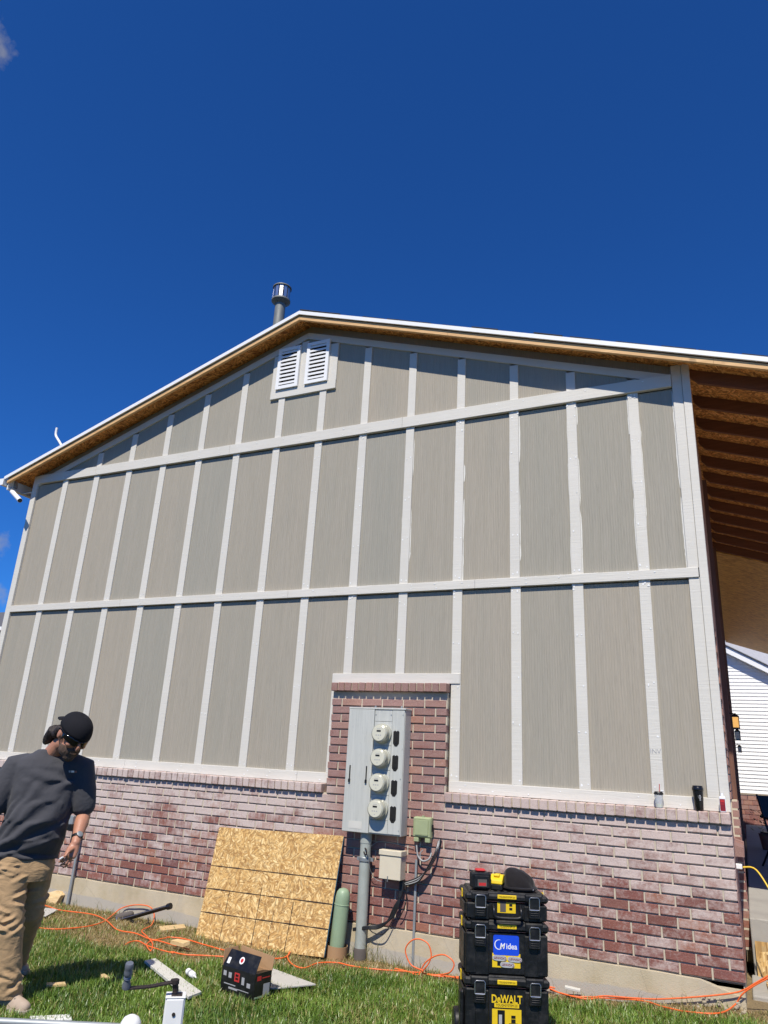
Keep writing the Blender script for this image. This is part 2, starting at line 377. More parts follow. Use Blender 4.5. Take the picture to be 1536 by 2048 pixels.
# ------------------------------------------------------------------ mesh helpers
class MB:
    def __init__(s): s.v = []; s.f = []
    def add(s, vs, fs):
        o = len(s.v); s.v += [tuple(v) for v in vs]; s.f += [tuple(i + o for i in f) for f in fs]; return s
    def box(s, a, b, mat=None):
        x0, y0, z0 = a; x1, y1, z1 = b
        vs = [Vector(p) for p in ((x0, y0, z0), (x1, y0, z0), (x1, y1, z0), (x0, y1, z0), (x0, y0, z1), (x1, y0, z1), (x1, y1, z1), (x0, y1, z1))]
        if mat is not None: vs = [mat @ v for v in vs]
        return s.add(vs, [(0, 3, 2, 1), (4, 5, 6, 7), (0, 1, 5, 4), (1, 2, 6, 5), (2, 3, 7, 6), (3, 0, 4, 7)])
    def cbox(s, a, b, c, mat=None):                      # box with chamfered edges
        x0, y0, z0 = a; x1, y1, z1 = b; vs = []
        for sx in (0, 1):
            for sy in (0, 1):
                for sz in (0, 1):
                    X = (x0, x1)[sx]; Y = (y0, y1)[sy]; Z = (z0, z1)[sz]
                    ix = c if sx == 0 else -c; iy = c if sy == 0 else -c; iz = c if sz == 0 else -c
                    vs += [Vector((X, Y + iy, Z + iz)), Vector((X + ix, Y, Z + iz)), Vector((X + ix, Y + iy, Z))]
        if mat is not None: vs = [mat @ v for v in vs]
        def I(sx, sy, sz, k): return (sx * 4 + sy * 2 + sz) * 3 + k
        fs = []
        fs += [(I(0,0,0,0), I(0,0,1,0), I(0,1,1,0), I(0,1,0,0)), (I(1,0,0,0), I(1,1,0,0), I(1,1,1,0), I(1,0,1,0))]
        fs += [(I(0,0,0,1), I(1,0,0,1), I(1,0,1,1), I(0,0,1,1)), (I(0,1,0,1), I(0,1,1,1), I(1,1,1,1), I(1,1,0,1))]
        fs += [(I(0,0,0,2), I(0,1,0,2), I(1,1,0,2), I(1,0,0,2)), (I(0,0,1,2), I(1,0,1,2), I(1,1,1,2), I(0,1,1,2))]
        for sy in (0, 1):
            for sz in (0, 1): fs.append((I(0,sy,sz,1), I(0,sy,sz,2), I(1,sy,sz,2), I(1,sy,sz,1)))
        for sx in (0, 1):
            for sz in (0, 1): fs.append((I(sx,0,sz,0), I(sx,0,sz,2), I(sx,1,sz,2), I(sx,1,sz,0)))
        for sx in (0, 1):
            for sy in (0, 1): fs.append((I(sx,sy,0,0), I(sx,sy,0,1), I(sx,sy,1,1), I(sx,sy,1,0)))
        for sx in (0, 1):
            for sy in (0, 1):
                for sz in (0, 1): fs.append((I(sx,sy,sz,0), I(sx,sy,sz,1), I(sx,sy,sz,2)))
        return s.add(vs, fs)
    def prism(s, pts, d, mat=None):                       # polygon pts (3-D), pushed by vector d
        n = len(pts); d = Vector(d); vs = [Vector(p) for p in pts] + [Vector(p) + d for p in pts]
        if mat is not None: vs = [mat @ v for v in vs]
        return s.add(vs, [tuple(range(n - 1, -1, -1)), tuple(range(n, 2 * n))] + [(i, (i + 1) % n, (i + 1) % n + n, i + n) for i in range(n)])
    def tube(s, pts, r, n=10, cap=True, up=None):
        pts = [Vector(p) for p in pts]; m = len(pts); rs = r if isinstance(r, (list, tuple)) else [r] * m
        rings = []; a0 = None
        for i in range(m):
            t = (pts[min(i + 1, m - 1)] - pts[max(i - 1, 0)])
            if t.length < 1e-9: t = Vector((0, 0, 1))
            t.normalize()
            if a0 is None:
                a0 = t.orthogonal().normalized() if up is None else (Vector(up) - t * t.dot(Vector(up))).normalized()
            a0 = (a0 - t * a0.dot(t)); a0 = a0.normalized() if a0.length > 1e-6 else t.orthogonal().normalized()
            b = t.cross(a0)
            rr = rs[i]; ra, rb = (rr if isinstance(rr, tuple) else (rr, rr))
            rings.append([pts[i] + a0 * (ra * math.cos(2 * math.pi * q / n)) + b * (rb * math.sin(2 * math.pi * q / n)) for q in range(n)])
        vs = [v for rg in rings for v in rg]; fs = []
        for i in range(m - 1):
            for q in range(n): fs.append((i * n + q, i * n + (q + 1) % n, (i + 1) * n + (q + 1) % n, (i + 1) * n + q))
        if cap: fs += [tuple(range(n - 1, -1, -1)), tuple(range((m - 1) * n, m * n))]
        return s.add(vs, fs)
    def limb(s, pts, rs, n=14):                            # tube with rounded ends
        pts = [Vector(p) for p in pts]; P = []; R = []
        f = lambda r: r if isinstance(r, (int, float)) else min(r)
        d = (pts[0] - pts[1]).normalized(); r0 = f(rs[0])
        for t in (.98, .75, .4): 
            P.append(pts[0] + d * r0 * t); q = math.sqrt(max(.02, 1 - t * t)); R.append(rs[0] * q if not isinstance(rs[0], tuple) else (rs[0][0] * q, rs[0][1] * q))
        P += pts; R += list(rs)
        d = (pts[-1] - pts[-2]).normalized(); r1 = f(rs[-1])
        for t in (.4, .75, .98):
            P.append(pts[-1] + d * r1 * t); q = math.sqrt(max(.02, 1 - t * t)); R.append(rs[-1] * q if not isinstance(rs[-1], tuple) else (rs[-1][0] * q, rs[-1][1] * q))
        return s.tube(P, R, n)
    def lathe(s, prof, n=24, mat=None, cap=True):          # prof: (r, z) about local z
        vs = [Vector((r * math.cos(2 * math.pi * q / n), r * math.sin(2 * math.pi * q / n), z)) for r, z in prof for q in range(n)]
        if mat is not None: vs = [mat @ v for v in vs]
        fs = []
        for i in range(len(prof) - 1):
            for q in range(n): fs.append((i * n + q, i * n + (q + 1) % n, (i + 1) * n + (q + 1) % n, (i + 1) * n + q))
        if cap: fs += [tuple(range(n - 1, -1, -1)), tuple(range((len(prof) - 1) * n, len(prof) * n))]
        return s.add(vs, fs)
    def ell(s, c, ax, n=16, m=10):                         # ellipsoid: centre, three axis vectors
        c = Vector(c); a, b, d = [Vector(q) for q in ax]; vs = []; fs = []
        for i in range(m + 1):
            th = math.pi * i / m
            st = max(math.sin(th), .001)
            for q in range(n):
                ph = 2 * math.pi * q / n
                vs.append(c + a * (st * math.cos(ph)) + b * (st * math.sin(ph)) + d * math.cos(th))
        for i in range(m):
            for q in range(n): fs.append((i * n + q, (i + 1) * n + q, (i + 1) * n + (q + 1) % n, i * n + (q + 1) % n))
        fs += [tuple(range(n)), tuple(range((m + 1) * n - 1, m * n - 1, -1))]
        return s.add(vs, fs)
    def mesh(s, name):
        me = bpy.data.meshes.new(name); me.from_pydata(s.v, [], s.f); me.update()
        return me
    def build(s, name, mat, parent=None, smooth=False, bevel=0.0, fix=True):
        me = s.mesh(name)
        if fix:
            bm = bmesh.new(); bm.from_mesh(me); bmesh.ops.recalc_face_normals(bm, faces=bm.faces); bm.to_mesh(me); bm.free()
        o = link(name, me, mat, parent)
        if smooth: shade(me, smooth)
        if bevel:
            b = o.modifiers.new('bevel', 'BEVEL'); b.width = bevel; b.segments = 2; b.limit_method = 'ANGLE'
        return o
def shade(me, ang):
    for p in me.polygons: p.use_smooth = True
    if ang is not True and ang < 3:
        try: me.set_sharp_from_angle(angle=ang)
        except Exception: pass
def link(name, me, mat, parent=None):
    o = bpy.data.objects.new(name, me); COL.objects.link(o)
    if mat is not None and me is not None and not me.materials: me.materials.append(MATS[mat] if isinstance(mat, str) else mat)
    if parent is not None: o.parent = parent
    return o
def rebase(o, p):                        # put an unparented mesh's origin at p
    p = Vector(p); o.data.transform(Matrix.Translation(-p)); o.location = p; return o
def thing(name, label, cat, loc=(0, 0, 0), rz=0.0, group=None, rot=None):
    o = bpy.data.objects.new(name, None); COL.objects.link(o); o.empty_display_size = .1
    o.location = loc; o.rotation_euler = rot if rot else (0, 0, rz)
    return tag(o, label, cat, group)
def tag(o, label, cat, group=None):
    o['label'] = label; o['category'] = cat
    if group: o['group'] = group
    return o
def struct(o): o['kind'] = 'structure'; return o
def stuff(o): o['kind'] = 'stuff'; return o
def text(name, body, size, mat, parent, loc, rot, sx=1.0, extrude=.0006, align='CENTER', shear=0.0, bold=0.0):
    cu = bpy.data.curves.new(name, 'FONT'); cu.body = body; cu.size = size; cu.align_x = align; cu.align_y = 'CENTER'; cu.extrude = extrude; cu.shear = shear; cu.offset = bold
    cu.resolution_u = 3
    t = bpy.data.objects.new(name, cu); COL.objects.link(t)
    me = bpy.data.meshes.new_from_object(t.evaluated_get(bpy.context.evaluated_depsgraph_get()))
    bpy.data.objects.remove(t); bpy.data.curves.remove(cu)
    me.materials.clear()
    o = link(name, me, mat, parent); o.location = loc; o.rotation_euler = rot; o.scale = (sx, 1, 1); return o
def smoothpath(pts, k=6):
    pts = [Vector(p) for p in pts]; out = []
    for i in range(len(pts) - 1):
        p0 = pts[max(i - 1, 0)]; p1 = pts[i]; p2 = pts[i + 1]; p3 = pts[min(i + 2, len(pts) - 1)]
        for j in range(k):
            t = j / k
            out.append(.5 * ((2 * p1) + (p2 - p0) * t + (2 * p0 - 5 * p1 + 4 * p2 - p3) * t * t + (3 * p1 - p0 - 3 * p2 + p3) * t ** 3))
    out.append(pts[-1]); return out

# ------------------------------------------------------------------ ground
def ground():
    xs = np.concatenate([np.linspace(-400, -12, 12), np.linspace(-8, 14, 111), np.linspace(18, 400, 12)])
    ys = np.concatenate([np.linspace(-400, -12, 12), np.linspace(-9, 4, 66), np.linspace(8, 500, 14)])
    vs = []; fs = []; n = len(xs)
    for y in ys:
        for x in xs:
            z = hgt(x, y)
            if -8 <= x <= 14 and -9 <= y <= 4: z += random.uniform(-.008, .008)
            if y > 0: z = .02 + 0.12 * sst(7.7, 9.1, x) * sst(3, 0, y) if y < 3 else .0
            vs.append((x, y, z))
    for j in range(len(ys) - 1):
        for i in range(n - 1): fs.append((j * n + i, j * n + i + 1, (j + 1) * n + i + 1, (j + 1) * n + i))
    m = MB(); m.v = vs; m.f = fs
    o = m.build('ground', 'soil', None, True, fix=False); struct(o); return o
ground()

# ------------------------------------------------------------------ the house
XL, XR = -0.06, 9.07                    # front wall
PX, PZ, SL = 4.585, 7.150, 0.339        # ridge (top of the drip edge) and pitch
OV = 0.28                               # rake overhang
YB = -0.085                             # face of the brickwork
Y1 = 16.5                               # back of the building
def rz(x): return PZ - SL * abs(x - PX)
def trim_top(x): return 6.985 - 0.338 * abs(x - PX)
house = thing('house', 'two-storey house gable with taupe board-and-batten siding over red brick', 'house', (4.5, 0, 0))
HI = Matrix.Translation((-4.5, 0, 0))
def hb(m, name, mat, parent=None, **kw):          # build a mesh given in world coordinates as part of the house
    o = m.build(name, mat, None, **kw)
    if parent is None or parent is house: o.data.transform(HI); o.parent = house
    else: o.data.transform(HI @ Matrix.Translation(-parent.location)); o.parent = parent
    return o
def at_house(o, p, parent):                        # place a shared mesh at world point p under the house or one of its parts
    o.parent = parent; o.location = Vector(p) - Vector((4.5, 0, 0)) - (Vector((0, 0, 0)) if parent is house else parent.location); return o

# shell behind the cladding
m = MB()
m.prism([(XL + .02, .03, 0), (XR - .03, .03, 0), (XR - .03, .03, rz(XR) - .035), (PX, .03, PZ - .035), (XL + .02, .03, rz(XL) - .035)], (0, .12, 0))
hb(m, 'gable_wall', 'siding_panel')
m = MB(); m.box((XL + .02, Y1 - .2, 0), (XR - .03, Y1, 5.4)); hb(m, 'rear_wall', 'siding_panel')
m = MB(); m.box((XL, .15, 0), (XL + .15, Y1 - .2, 5.45)); hb(m, 'side_wall', 'siding_panel')

BX = [.6096 * i for i in range(1, 15)]
BW = .050
Z0, Z1, Z2, Z3, Z4, Z5 = 1.50, 1.60, 3.45, 3.54, 5.387, 5.52
NX0, NX1, NZ = 5.36, 6.655, 2.50        # notch of brick around the meters
def box_part(name, mat, a, b, c=.003):
    m = MB(); m.cbox(a, b, c); return hb(m, name, mat)
edges = [XL + .10] + BX + [8.91]
def bay(i): return (edges[i] + (BW - .012 if i > 0 else 0), edges[i + 1] - (BW - .012 if i < 14 else 0))
YP = 0.0; TH = .022
for i in range(15):
    a, b = bay(i)
    lo = Z1
    if i == 8: pass
    if i == 9: lo = NZ + .10
    if i == 10: lo = NZ + .10
    # bay 8 (between battens 8 and 9) is cut by the notch
    if i == 8:
        m = MB(); m.prism([(a, YP, Z1), (NX0 - .042, YP, Z1), (NX0 - .042, YP, NZ + .10), (b, YP, NZ + .10), (b, YP, Z2 - .013), (a, YP, Z2 - .013)], (0, TH, 0)); hb(m, 'siding_panel', 'siding_panel')
    else:
        m = MB(); m.box((a, YP, lo), (b, YP + TH, Z2 - .013)); hb(m, 'siding_panel', 'siding_panel')
    m = MB(); m.box((a, YP, Z3), (b, YP + TH, Z4 - .014)); hb(m, 'siding_panel', 'siding_panel')
    # gable row
    t0 = trim_top(a) - .09; t1 = trim_top(b) - .09
    if max(t0, t1) > Z5 + .01:
        pts = [(a, Z5), (b, Z5), (b, max(t1, Z5 + .001))]
        if a < PX < b: pts.append((PX, trim_top(PX) - .09))
        pts.append((a, max(t0, Z5 + .001)))
        m = MB(); m.prism([(x, YP, z) for x, z in pts], (0, TH, 0)); hb(m, 'siding_panel', 'siding_panel')
# battens
VX0, VX1, VZ0 = 4.09, 5.055, 6.085      # frame round the gable vent
for i, x in enumerate(BX):
    n = i + 1
    lo = Z1
    if n in (9, 10): lo = NZ + .10
    j = random.uniform(-.004, .004)
    box_part('batten', 'painted_trim', (x - BW + j, -.020, lo), (x + BW + j, .004, Z2))
    box_part('batten', 'painted_trim', (x - BW - j, -.020, Z3), (x + BW - j, .004, Z4))
    top = min(trim_top(x - BW), trim_top(x + BW)) - .092
    if VX0 < x < VX1: top = VZ0
    if top > Z5 + .02: box_part('batten', 'painted_trim', (x - BW * .95, -.018, Z5), (x + BW * .95, .004, top))
# bands: boards butted end to end
def band(z0, z1, cuts, y, name='band_board'):
    for a, b in zip(cuts[:-1], cuts[1:]): box_part(name, 'painted_trim', (a + .001, y, z0), (b - .001, .006, z1))
band(Z2, Z3, [XL + .10, 2.1, 4.66, 6.9, 9.0], -.040)
band(Z4, Z5, [XL + .10, 1.2, 3.55, 6.0, 8.91], -.043)
band(Z0, Z1, [XL + .10, 2.6, 4.98, NX0], -.030, 'sill_board')
band(Z0, Z1, [NX1 + .005, 9.0], -.030, 'sill_board')
box_part('notch_board', 'painted_trim', (NX0 - .042, -.030, NZ), (6.755, .006, NZ + .10))
box_part('notch_board', 'painted_trim', (NX0 - .042, -.028, Z1), (NX0, .006, NZ))
box_part('corner_board', 'painted_trim', (XL, -.034, Z0), (XL + .098, .03, Z5))
box_part('corner_board', 'painted_trim', (8.912, -.026, Z3 + .0), (9.004, .006, 5.62))
box_part('corner_board', 'painted_trim', (8.912, -.026, Z1), (9.004, .006, Z2))
box_part('corner_board', 'painted_trim', (9.006, -.036, Z0), (9.078, .10, 5.62))
# rake trim
for s in (-1, 1):
    x1 = PX + s * .001; x2 = (XL + .08) if s < 0 else 8.91
    m = MB(); m.prism([(x1, -.022, trim_top(x1)), (x2, -.022, trim_top(x2)), (x2, -.022, trim_top(x2) - .09), (x1, -.022, trim_top(x1) - .09)], (0, .026, 0)); hb(m, 'rake_trim', 'painted_trim')
# nail and joint filler
m = MB()
def dab(x, z, y, rx, rzz):
    n = random.randint(6, 9); a0 = random.random() * 6
    pts = [(x + rx * random.uniform(.6, 1.1) * math.cos(a0 + 6.283 * q / n), y, z + rzz * random.uniform(.6, 1.1) * math.sin(a0 + 6.283 * q / n)) for q in range(n)]
    dy_ = random.uniform(0, .0025); m.prism([(p[0], p[1] - dy_, p[2]) for p in pts], (0, -.0012, 0))
for i, x in enumerate(BX):
    w = .25 + .75 * sst(3, 8, x)
    for zr in ((Z1, Z2), (Z3, Z4)):
        z = zr[0] + .05
        while z < zr[1]:
            for sx in (-1, 1):
                if (random.random() < .8) and not (5.2 < x < 6.5 and z < 2.6): dab(x + sx * .026 + random.uniform(-.006, .006), z + random.uniform(-.02, .02), -.0202, .006 * (1 + random.random() * w), .006 * (1 + random.random() * 1.5 * w))
            z += random.uniform(.38, .5)
        if x > 3 and random.random() < .8:
            for q in range(int(4 * w)): dab(x + random.uniform(-.045, .045), zr[1] - random.uniform(0, .06), -.0202, .012, .012)
for x in np.arange(.3, 8.9, .31):
    for z, y in ((Z2 + .025, -.0402), (Z2 + .066, -.0402), (Z4 + .03, -.0432), (Z4 + .1, -.0432), (Z0 + .03, -.0302), (Z0 + .07, -.0302)):
        if random.random() < .7 and not (z < 1.7 and 5.3 < x < 6.7): dab(x + random.uniform(-.05, .05), z, y, .007 * random.uniform(.7, 2), .006)
stuff(hb(m, 'filler_dab', 'filler')); m = MB()
for q in range(100):      # smears where the joints at the right were caulked
    x = random.choice(BX[9:] + [8.90]) + random.choice((-1, 1)) * BW * 1.03
    if x > 8.7: x = 8.906
    z = random.uniform(3.6, 5.25); dab(x, z, -.0006, random.uniform(.004, .012), random.uniform(.05, .3))
for q in range(46):
    x = random.uniform(5.6, 8.85); dab(x, Z3 + .004, -.0006, random.uniform(.02, .09), .007)
stuff(hb(m, 'filler_smear', 'filler_smear'))

# gable vents
def vent(x0, x1, z0, z1):
    y = -.028; f = .045
    v = thing('gable_vent', '', ''); del v['label']; del v['category']
    v.parent = house; v.location = ((x0 + x1) / 2 - 4.5, y, z0)
    T = Matrix.Translation((-(x0 + x1) / 2, -y, -z0))
    def b(mm, nm, mat, par=v): o = mm.build(nm, mat, None); o.data.transform(T); o.parent = par; return o
    mm = MB(); mm.box((x0 + f, y + .012, z0 + f), (x1 - f, y + .02, z1 - f)); b(mm, 'backing', 'dark_hole')
    mm = MB()
    mm.prism([(x0, y - .03, z0), (x1, y - .03, z0), (x1 - f, y - .03, z0 + f), (x0 + f, y - .03, z0 + f)], (0, .04, 0))
    mm.prism([(x1, y - .03, z0), (x1, y - .03, z1), (x1 - f, y - .03, z1 - f), (x1 - f, y - .03, z0 + f)], (0, .04, 0))
    mm.prism([(x1, y - .03, z1), (x0, y - .03, z1), (x0 + f, y - .03, z1 - f), (x1 - f, y - .03, z1 - f)], (0, .04, 0))
    mm.prism([(x0, y - .03, z1), (x0, y - .03, z0), (x0 + f, y - .03, z0 + f), (x0 + f, y - .03, z1 - f)], (0, .04, 0))
    b(mm, 'frame', 'white_metal')
    n = 9; h = (z1 - z0 - 2 * f) / n
    for k in range(n):
        zz = z0 + f + k * h
        mm = MB(); mm.prism([(x0 + f, y - .026, zz + .017), (x0 + f, y - .021, zz + .017), (x0 + f, y + .008, zz + h + .004), (x0 + f, y - .026 + .010, zz + h - .004), (x0 + f, y - .026, zz + h - .012)], (x1 - x0 - 2 * f, 0, 0)); b(mm, 'slat', 'white_metal')
vent(4.172, 4.503, 6.205, 6.80); vent(4.607, 4.938, 6.205, 6.80)
m = MB(); m.cbox((VX0, -.032, 6.085), (VX1, .004, 6.20), .003); hb(m, 'vent_trim', 'painted_trim')
for a, b, t in ((VX0, 4.170, trim_top(VX0) - .092), (4.505, 4.605, trim_top(4.505) - .1), (4.94, VX1, trim_top(VX1) - .092)):
    m = MB(); m.cbox((a, -.026, 6.201), (b, .004, t), .003); hb(m, 'vent_trim', 'painted_trim')

# ---- roof
roof = MB()
xl, xr = -.36, 11.9
m = roof
def slab(m, x0, x1, t0, t1, y0, y1):      # band of roof between two depths below the drip edge line
    m.prism([(x0, y0, rz(x0) - t0), (x1, y0, rz(x1) - t0), (x1, y0, rz(x1) - t1), (x0, y0, rz(x0) - t1)], (0, y1 - y0, 0))
slab(m, xl, PX, .018, .032, -OV + .03, Y1 + .2); slab(m, PX, xr, .018, .032, -OV + .03, Y1 + .2)
roof_o = hb(m, 'roof', 'roof_strand_board')
def rb(m, name, mat, **kw): return hb(m, name, mat, roof_o, **kw)
m = MB(); slab(m, xl - .01, PX, 0.006, .0175, -OV + .012, Y1 + .2); slab(m, PX, xr, .006, .0175, -OV + .012, Y1 + .2); rb(m, 'roofing', 'shingle_black')
for a, b in ((xl - .03, PX), (PX, 7.6), (7.6, xr)):
    m = MB(); slab(m, a, b, 0, .050, -OV - .012, -OV + .010); rb(m, 'drip_edge', 'white_metal')
for a, b in ((xl + .02, 2.3), (2.302, PX), (PX + .002, 5.75), (5.752, 6.62), (6.622, 9.3), (9.302, xr)):
    m = MB(); slab(m, a, b, .062, .118, -OV + .012, -OV + .05); rb(m, 'fascia', 'fir_fascia')
# strand-board soffit closing the rake overhang
m = MB(); slab(m, xl + .02, PX, .033, .045, -OV + .052, .028); slab(m, PX, 9.02, .033, .045, -OV + .052, .028); rb(m, 'soffit', 'roof_strand_board')
m = MB(); slab(m, xl + .02, PX, .034, .0615, -OV + .02, -OV + .045); slab(m, PX, xr, .034, .0615, -OV + .02, -OV + .045); rb(m, 'sub_fascia', 'rafter_brown')
# shingle ends standing up behind the drip edge
sm = MB(); sm.cbox((-.16, 0, 0), (.16, .30, .012), .002); sme = sm.mesh('shingle'); sme.materials.append(MATS['shingle_black'])
x = PX + .15
while x < xr:
    o = link('shingle', sme, None); at_house(o, (x, -OV + random.uniform(0, .012), rz(x) + random.choice((-.004, .002, .010, .020))), roof_o)
    o.rotation_euler = (0, math.atan(SL) + random.uniform(-.004, .02), 0); x += random.uniform(.26, .5)
x = PX - .15
while x > xl:
    o = link('shingle', sme, None); at_house(o, (x, -OV + .02, rz(x) - .004), roof_o); o.rotation_euler = (0, -math.atan(SL), 0); x -= random.uniform(.3, .42)
# left eave: fascia, gutter
m = MB(); m.box((xl - .005, -OV + .05, rz(xl) - .20), (xl + .02, Y1, rz(xl) - .035)); rb(m, 'eave_fascia', 'white_paint')
m = MB()
g = [(0, 0), (-.005, -.10), (-.065, -.10), (-.10, -.045), (-.115, -.03), (-.115, 0), (-.108, 0), (-.108, -.027), (-.095, -.04), (-.062, -.093), (-.012, -.093), (-.008, 0)]
m.prism([(xl - .01 + a, -OV - .02, rz(xl) - .045 + b) for a, b in g], (0, Y1, 0)); 
m.prism([(xl - .01 + a, -OV - .022, rz(xl) - .045 + b) for a, b in g[:6]], (0, .004, 0)); rb(m, 'gutter', 'white_metal')
m = MB(); m.box((xl + .02, .0, rz(xl) - .20), (XL + .0, .012, rz(xl) - .185)); m.box((xl + .021, -.2, rz(xl) - .198), (xl + .06, Y1, rz(xl) - .17)); rb(m, 'eave_ledger', 'painted_trim')
# porch rafters on the right
for k in range(12):
    y = .06 + .56 * k
    m = MB(); m.prism([(9.08, y, rz(9.08) - .034), (xr - .05, y, rz(xr - .05) - .034), (xr - .05, y, rz(xr - .05) - .165), (9.15, y, rz(9.15) - .17), (9.08, y, rz(9.08) - .11)], (0, .04, 0)); rb(m, 'rafter', 'rafter_brown')
    m = MB(); m.box((9.0, y + .04, rz(9.05) - .17), (9.03, y + .56, rz(9.05) - .03)); rb(m, 'blocking', 'rafter_brown')
m = MB(); slab(m, 9.08, xr, .12, .14, 6.45, 16.3); rb(m, 'finished_soffit', 'tan_soffit')
m = MB(); m.box((xr - .3, -.1, 3.0), (xr - .12, Y1, 4.55)); m.v = []; m.f = []
for y in (.2, 5.6, 11, 16.2):
    m.box((11.55, y, .1), (11.69, y + .14, rz(11.6) - .17))
hb(m, 'porch_post', 'post_brown')

# ---- foundation and brickwork
m = MB()
nx = 60; top = []; vs = []
for i in range(nx + 1):
    x = XL - .02 + (XR + .005 - XL) * i / nx
    b = .302 + random.uniform(-.004, .004)
    if x > 8.72: b -= .085 * sst(8.74, 8.98, x) * random.uniform(.6, 1.05)      # broken corner
    vs += [(x, -.105 + random.uniform(-.003, .003), -.2), (x, -.105 + random.uniform(-.004, .004), b), (x, .1, b + .012)]
m.add(vs, [(i * 3, i * 3 + 3, i * 3 + 4, i * 3 + 1) for i in range(nx)] + [(i * 3 + 1, i * 3 + 4, i * 3 + 5, i * 3 + 2) for i in range(nx)])
m.box((XL - .02, -.06, -.2), (XR - .02, .12, .298)); m.box((8.6, -.082, -.2), (XR - .012, -.05, .27)); m.box((XR - .3, -.06, -.2), (XR - .012, Y1, .30))
hb(m, 'foundation', 'concrete', fix=False)
CP, BP, J = .078, .2315, .0122
NC = 14; ZB = .318
wall = MB()
wall.box((XL + .01, YB + .020, ZB - .012), (XR - .012, .028, ZB + NC * CP + .004))
wall.box((NX0 + .008, YB + .020, ZB + NC * CP + .004), (NX1 - .012, .028, NZ - .09))
wall_o = hb(wall, 'brick_wall', 'mortar')
def brick_meshes(L, D, H, n=5, ch=.004):
    out = []
    for k in range(n):
        b = MB(); b.cbox((-L / 2, 0, 0), (L / 2, D, H), ch)
        b.v = [(x + random.uniform(-.0018, .0018), y + random.uniform(-.0015, .0015), z + random.uniform(-.0016, .0016)) for x, y, z in b.v]
        out.append(b)
    return out
def to_mesh(b, name='brick'):
    me = b.mesh(name); bm = bmesh.new(); bm.from_mesh(me); bmesh.ops.recalc_face_normals(bm, faces=bm.faces); bm.to_mesh(me); bm.free()
    me.materials.append(MATS['brick']); return me
BD = .085
full = brick_meshes(BP - J, BD, CP - J); full_me = [to_mesh(b) for b in full]
jobs = []; heads = MB()      # (x centre, z, length)
def course(k, x0, x1, phase):
    z = ZB + k * CP
    x = x0 - ((x0 - phase) % BP)
    while x < x1 - .01:
        a = max(x, x0); b = min(x + BP, x1)
        if b - a > .035: jobs.append(((a + b) / 2, z, b - a - J, k))
        if x > x0 + .02: heads.box((x - J / 2 - .001, YB + .004 + random.uniform(0, .004), z - J * .9), (x + J / 2 + .001, YB + .03, z + CP - J))
        x += BP
PH = 7.917
for k in range(NC): course(k, XL, XR, PH + (BP / 2 if k % 2 else 0) + .01 * math.sin(k * 2.1))
for k in range(NC, NC + 13):
    if ZB + (k + 1) * CP <= NZ - .08: course(k, NX0, NX1, PH + (BP / 2 if k % 2 else 0))
stuff(hb(heads, 'head_joints', 'mortar', wall_o))
jobs.sort(key=lambda q: (q[0] - CAM.x) ** 2 + CAM.y ** 2 + (q[1] - CAM.z) ** 2)
def occl(q):     # wholly behind the leaning board, the meter cabinet or the tool boxes
    x, z = q[0], q[1]
    return (4.3 < x < 5.5 and z < .86) or (5.66 < x < 6.12 and 1.2 < z < 2.1) or (6.62 < x < 7.12 and z < .45)
vis = [q for q in jobs if not occl(q)]
single = vis[:299]; sset = set(id(q) for q in single); rest = [q for q in jobs if id(q) not in sset]
cut_me = {}
for (x, z, L, k) in single:
    if abs(L - (BP - J)) < .004: me = random.choice(full_me)
    else:
        key = round(L, 2)
        if key not in cut_me: cut_me[key] = to_mesh(brick_meshes(L, BD, CP - J, 1)[0])
        me = cut_me[key]
    o = link('brick', me, None); at_house(o, (x, YB + random.uniform(-.0025, .002), z), wall_o); o.rotation_euler = (random.uniform(-.012, .006), random.uniform(-.004, .004), 0)
def joined_bricks(name, items, parent, D=BD):   # items: (matrix, brick MB)
    m = MB(); tint = []
    for M4, b in items:
        m.add([M4 @ Vector(v) for v in b.v], b.f); tint += [random.random()] * len(b.v)
    o = hb(m, name, 'brick', parent); a = o.data.attributes.new('tint', 'FLOAT', 'POINT'); a.data.foreach_set('value', np.array(tint, dtype=np.float32)); stuff(o); return o
items = []
for (x, z, L, k) in rest:
    b = random.choice(full) if abs(L - (BP - J)) < .004 else brick_meshes(L, BD, CP - J, 1)[0]
    items.append((Matrix.Translation((x, YB + random.uniform(-.0025, .002), z)) @ Matrix.Rotation(random.uniform(-.012, .006), 4, 'X'), b))
joined_bricks('far_bricks', items, wall_o)
# rowlock sill
RP = .0805
rl = brick_meshes(RP - .010, .115, 1.497 - (ZB + NC * CP) - .002, 5, .005); rl_me = [to_mesh(b, 'sill_brick') for b in rl]
def rowlock(x0, x1, z):
    n = max(1, round((x1 - x0) / RP)); p = (x1 - x0) / n
    for i in range(n):
        o = link('sill_brick', random.choice(rl_me), None); at_house(o, (x0 + (i + .5) * p, -.122 + random.uniform(-.003, .003), z + random.uniform(-.002, .001)), wall_o)
        o.rotation_euler = (random.uniform(.0, .03), random.uniform(-.01, .01), 0)
ZR = ZB + NC * CP + .002
rowlock(XL, NX0 - .02, ZR); rowlock(NX1 - .005, XR + .004, ZR)
rowlock(NX0 + .0, NX1 - .0, NZ - .088)
m = MB(); m.box((XL + .01, -.105, ZR + .006), (NX0 - .03, .02, 1.494)); m.box((NX1 + .008, -.105, ZR + .006), (XR - .01, .02, 1.494)); m.box((NX0 + .01, -.105, NZ - .08), (NX1 - .01, .02, NZ - .006)); hb(m, 'sill_mortar', 'mortar', wall_o)

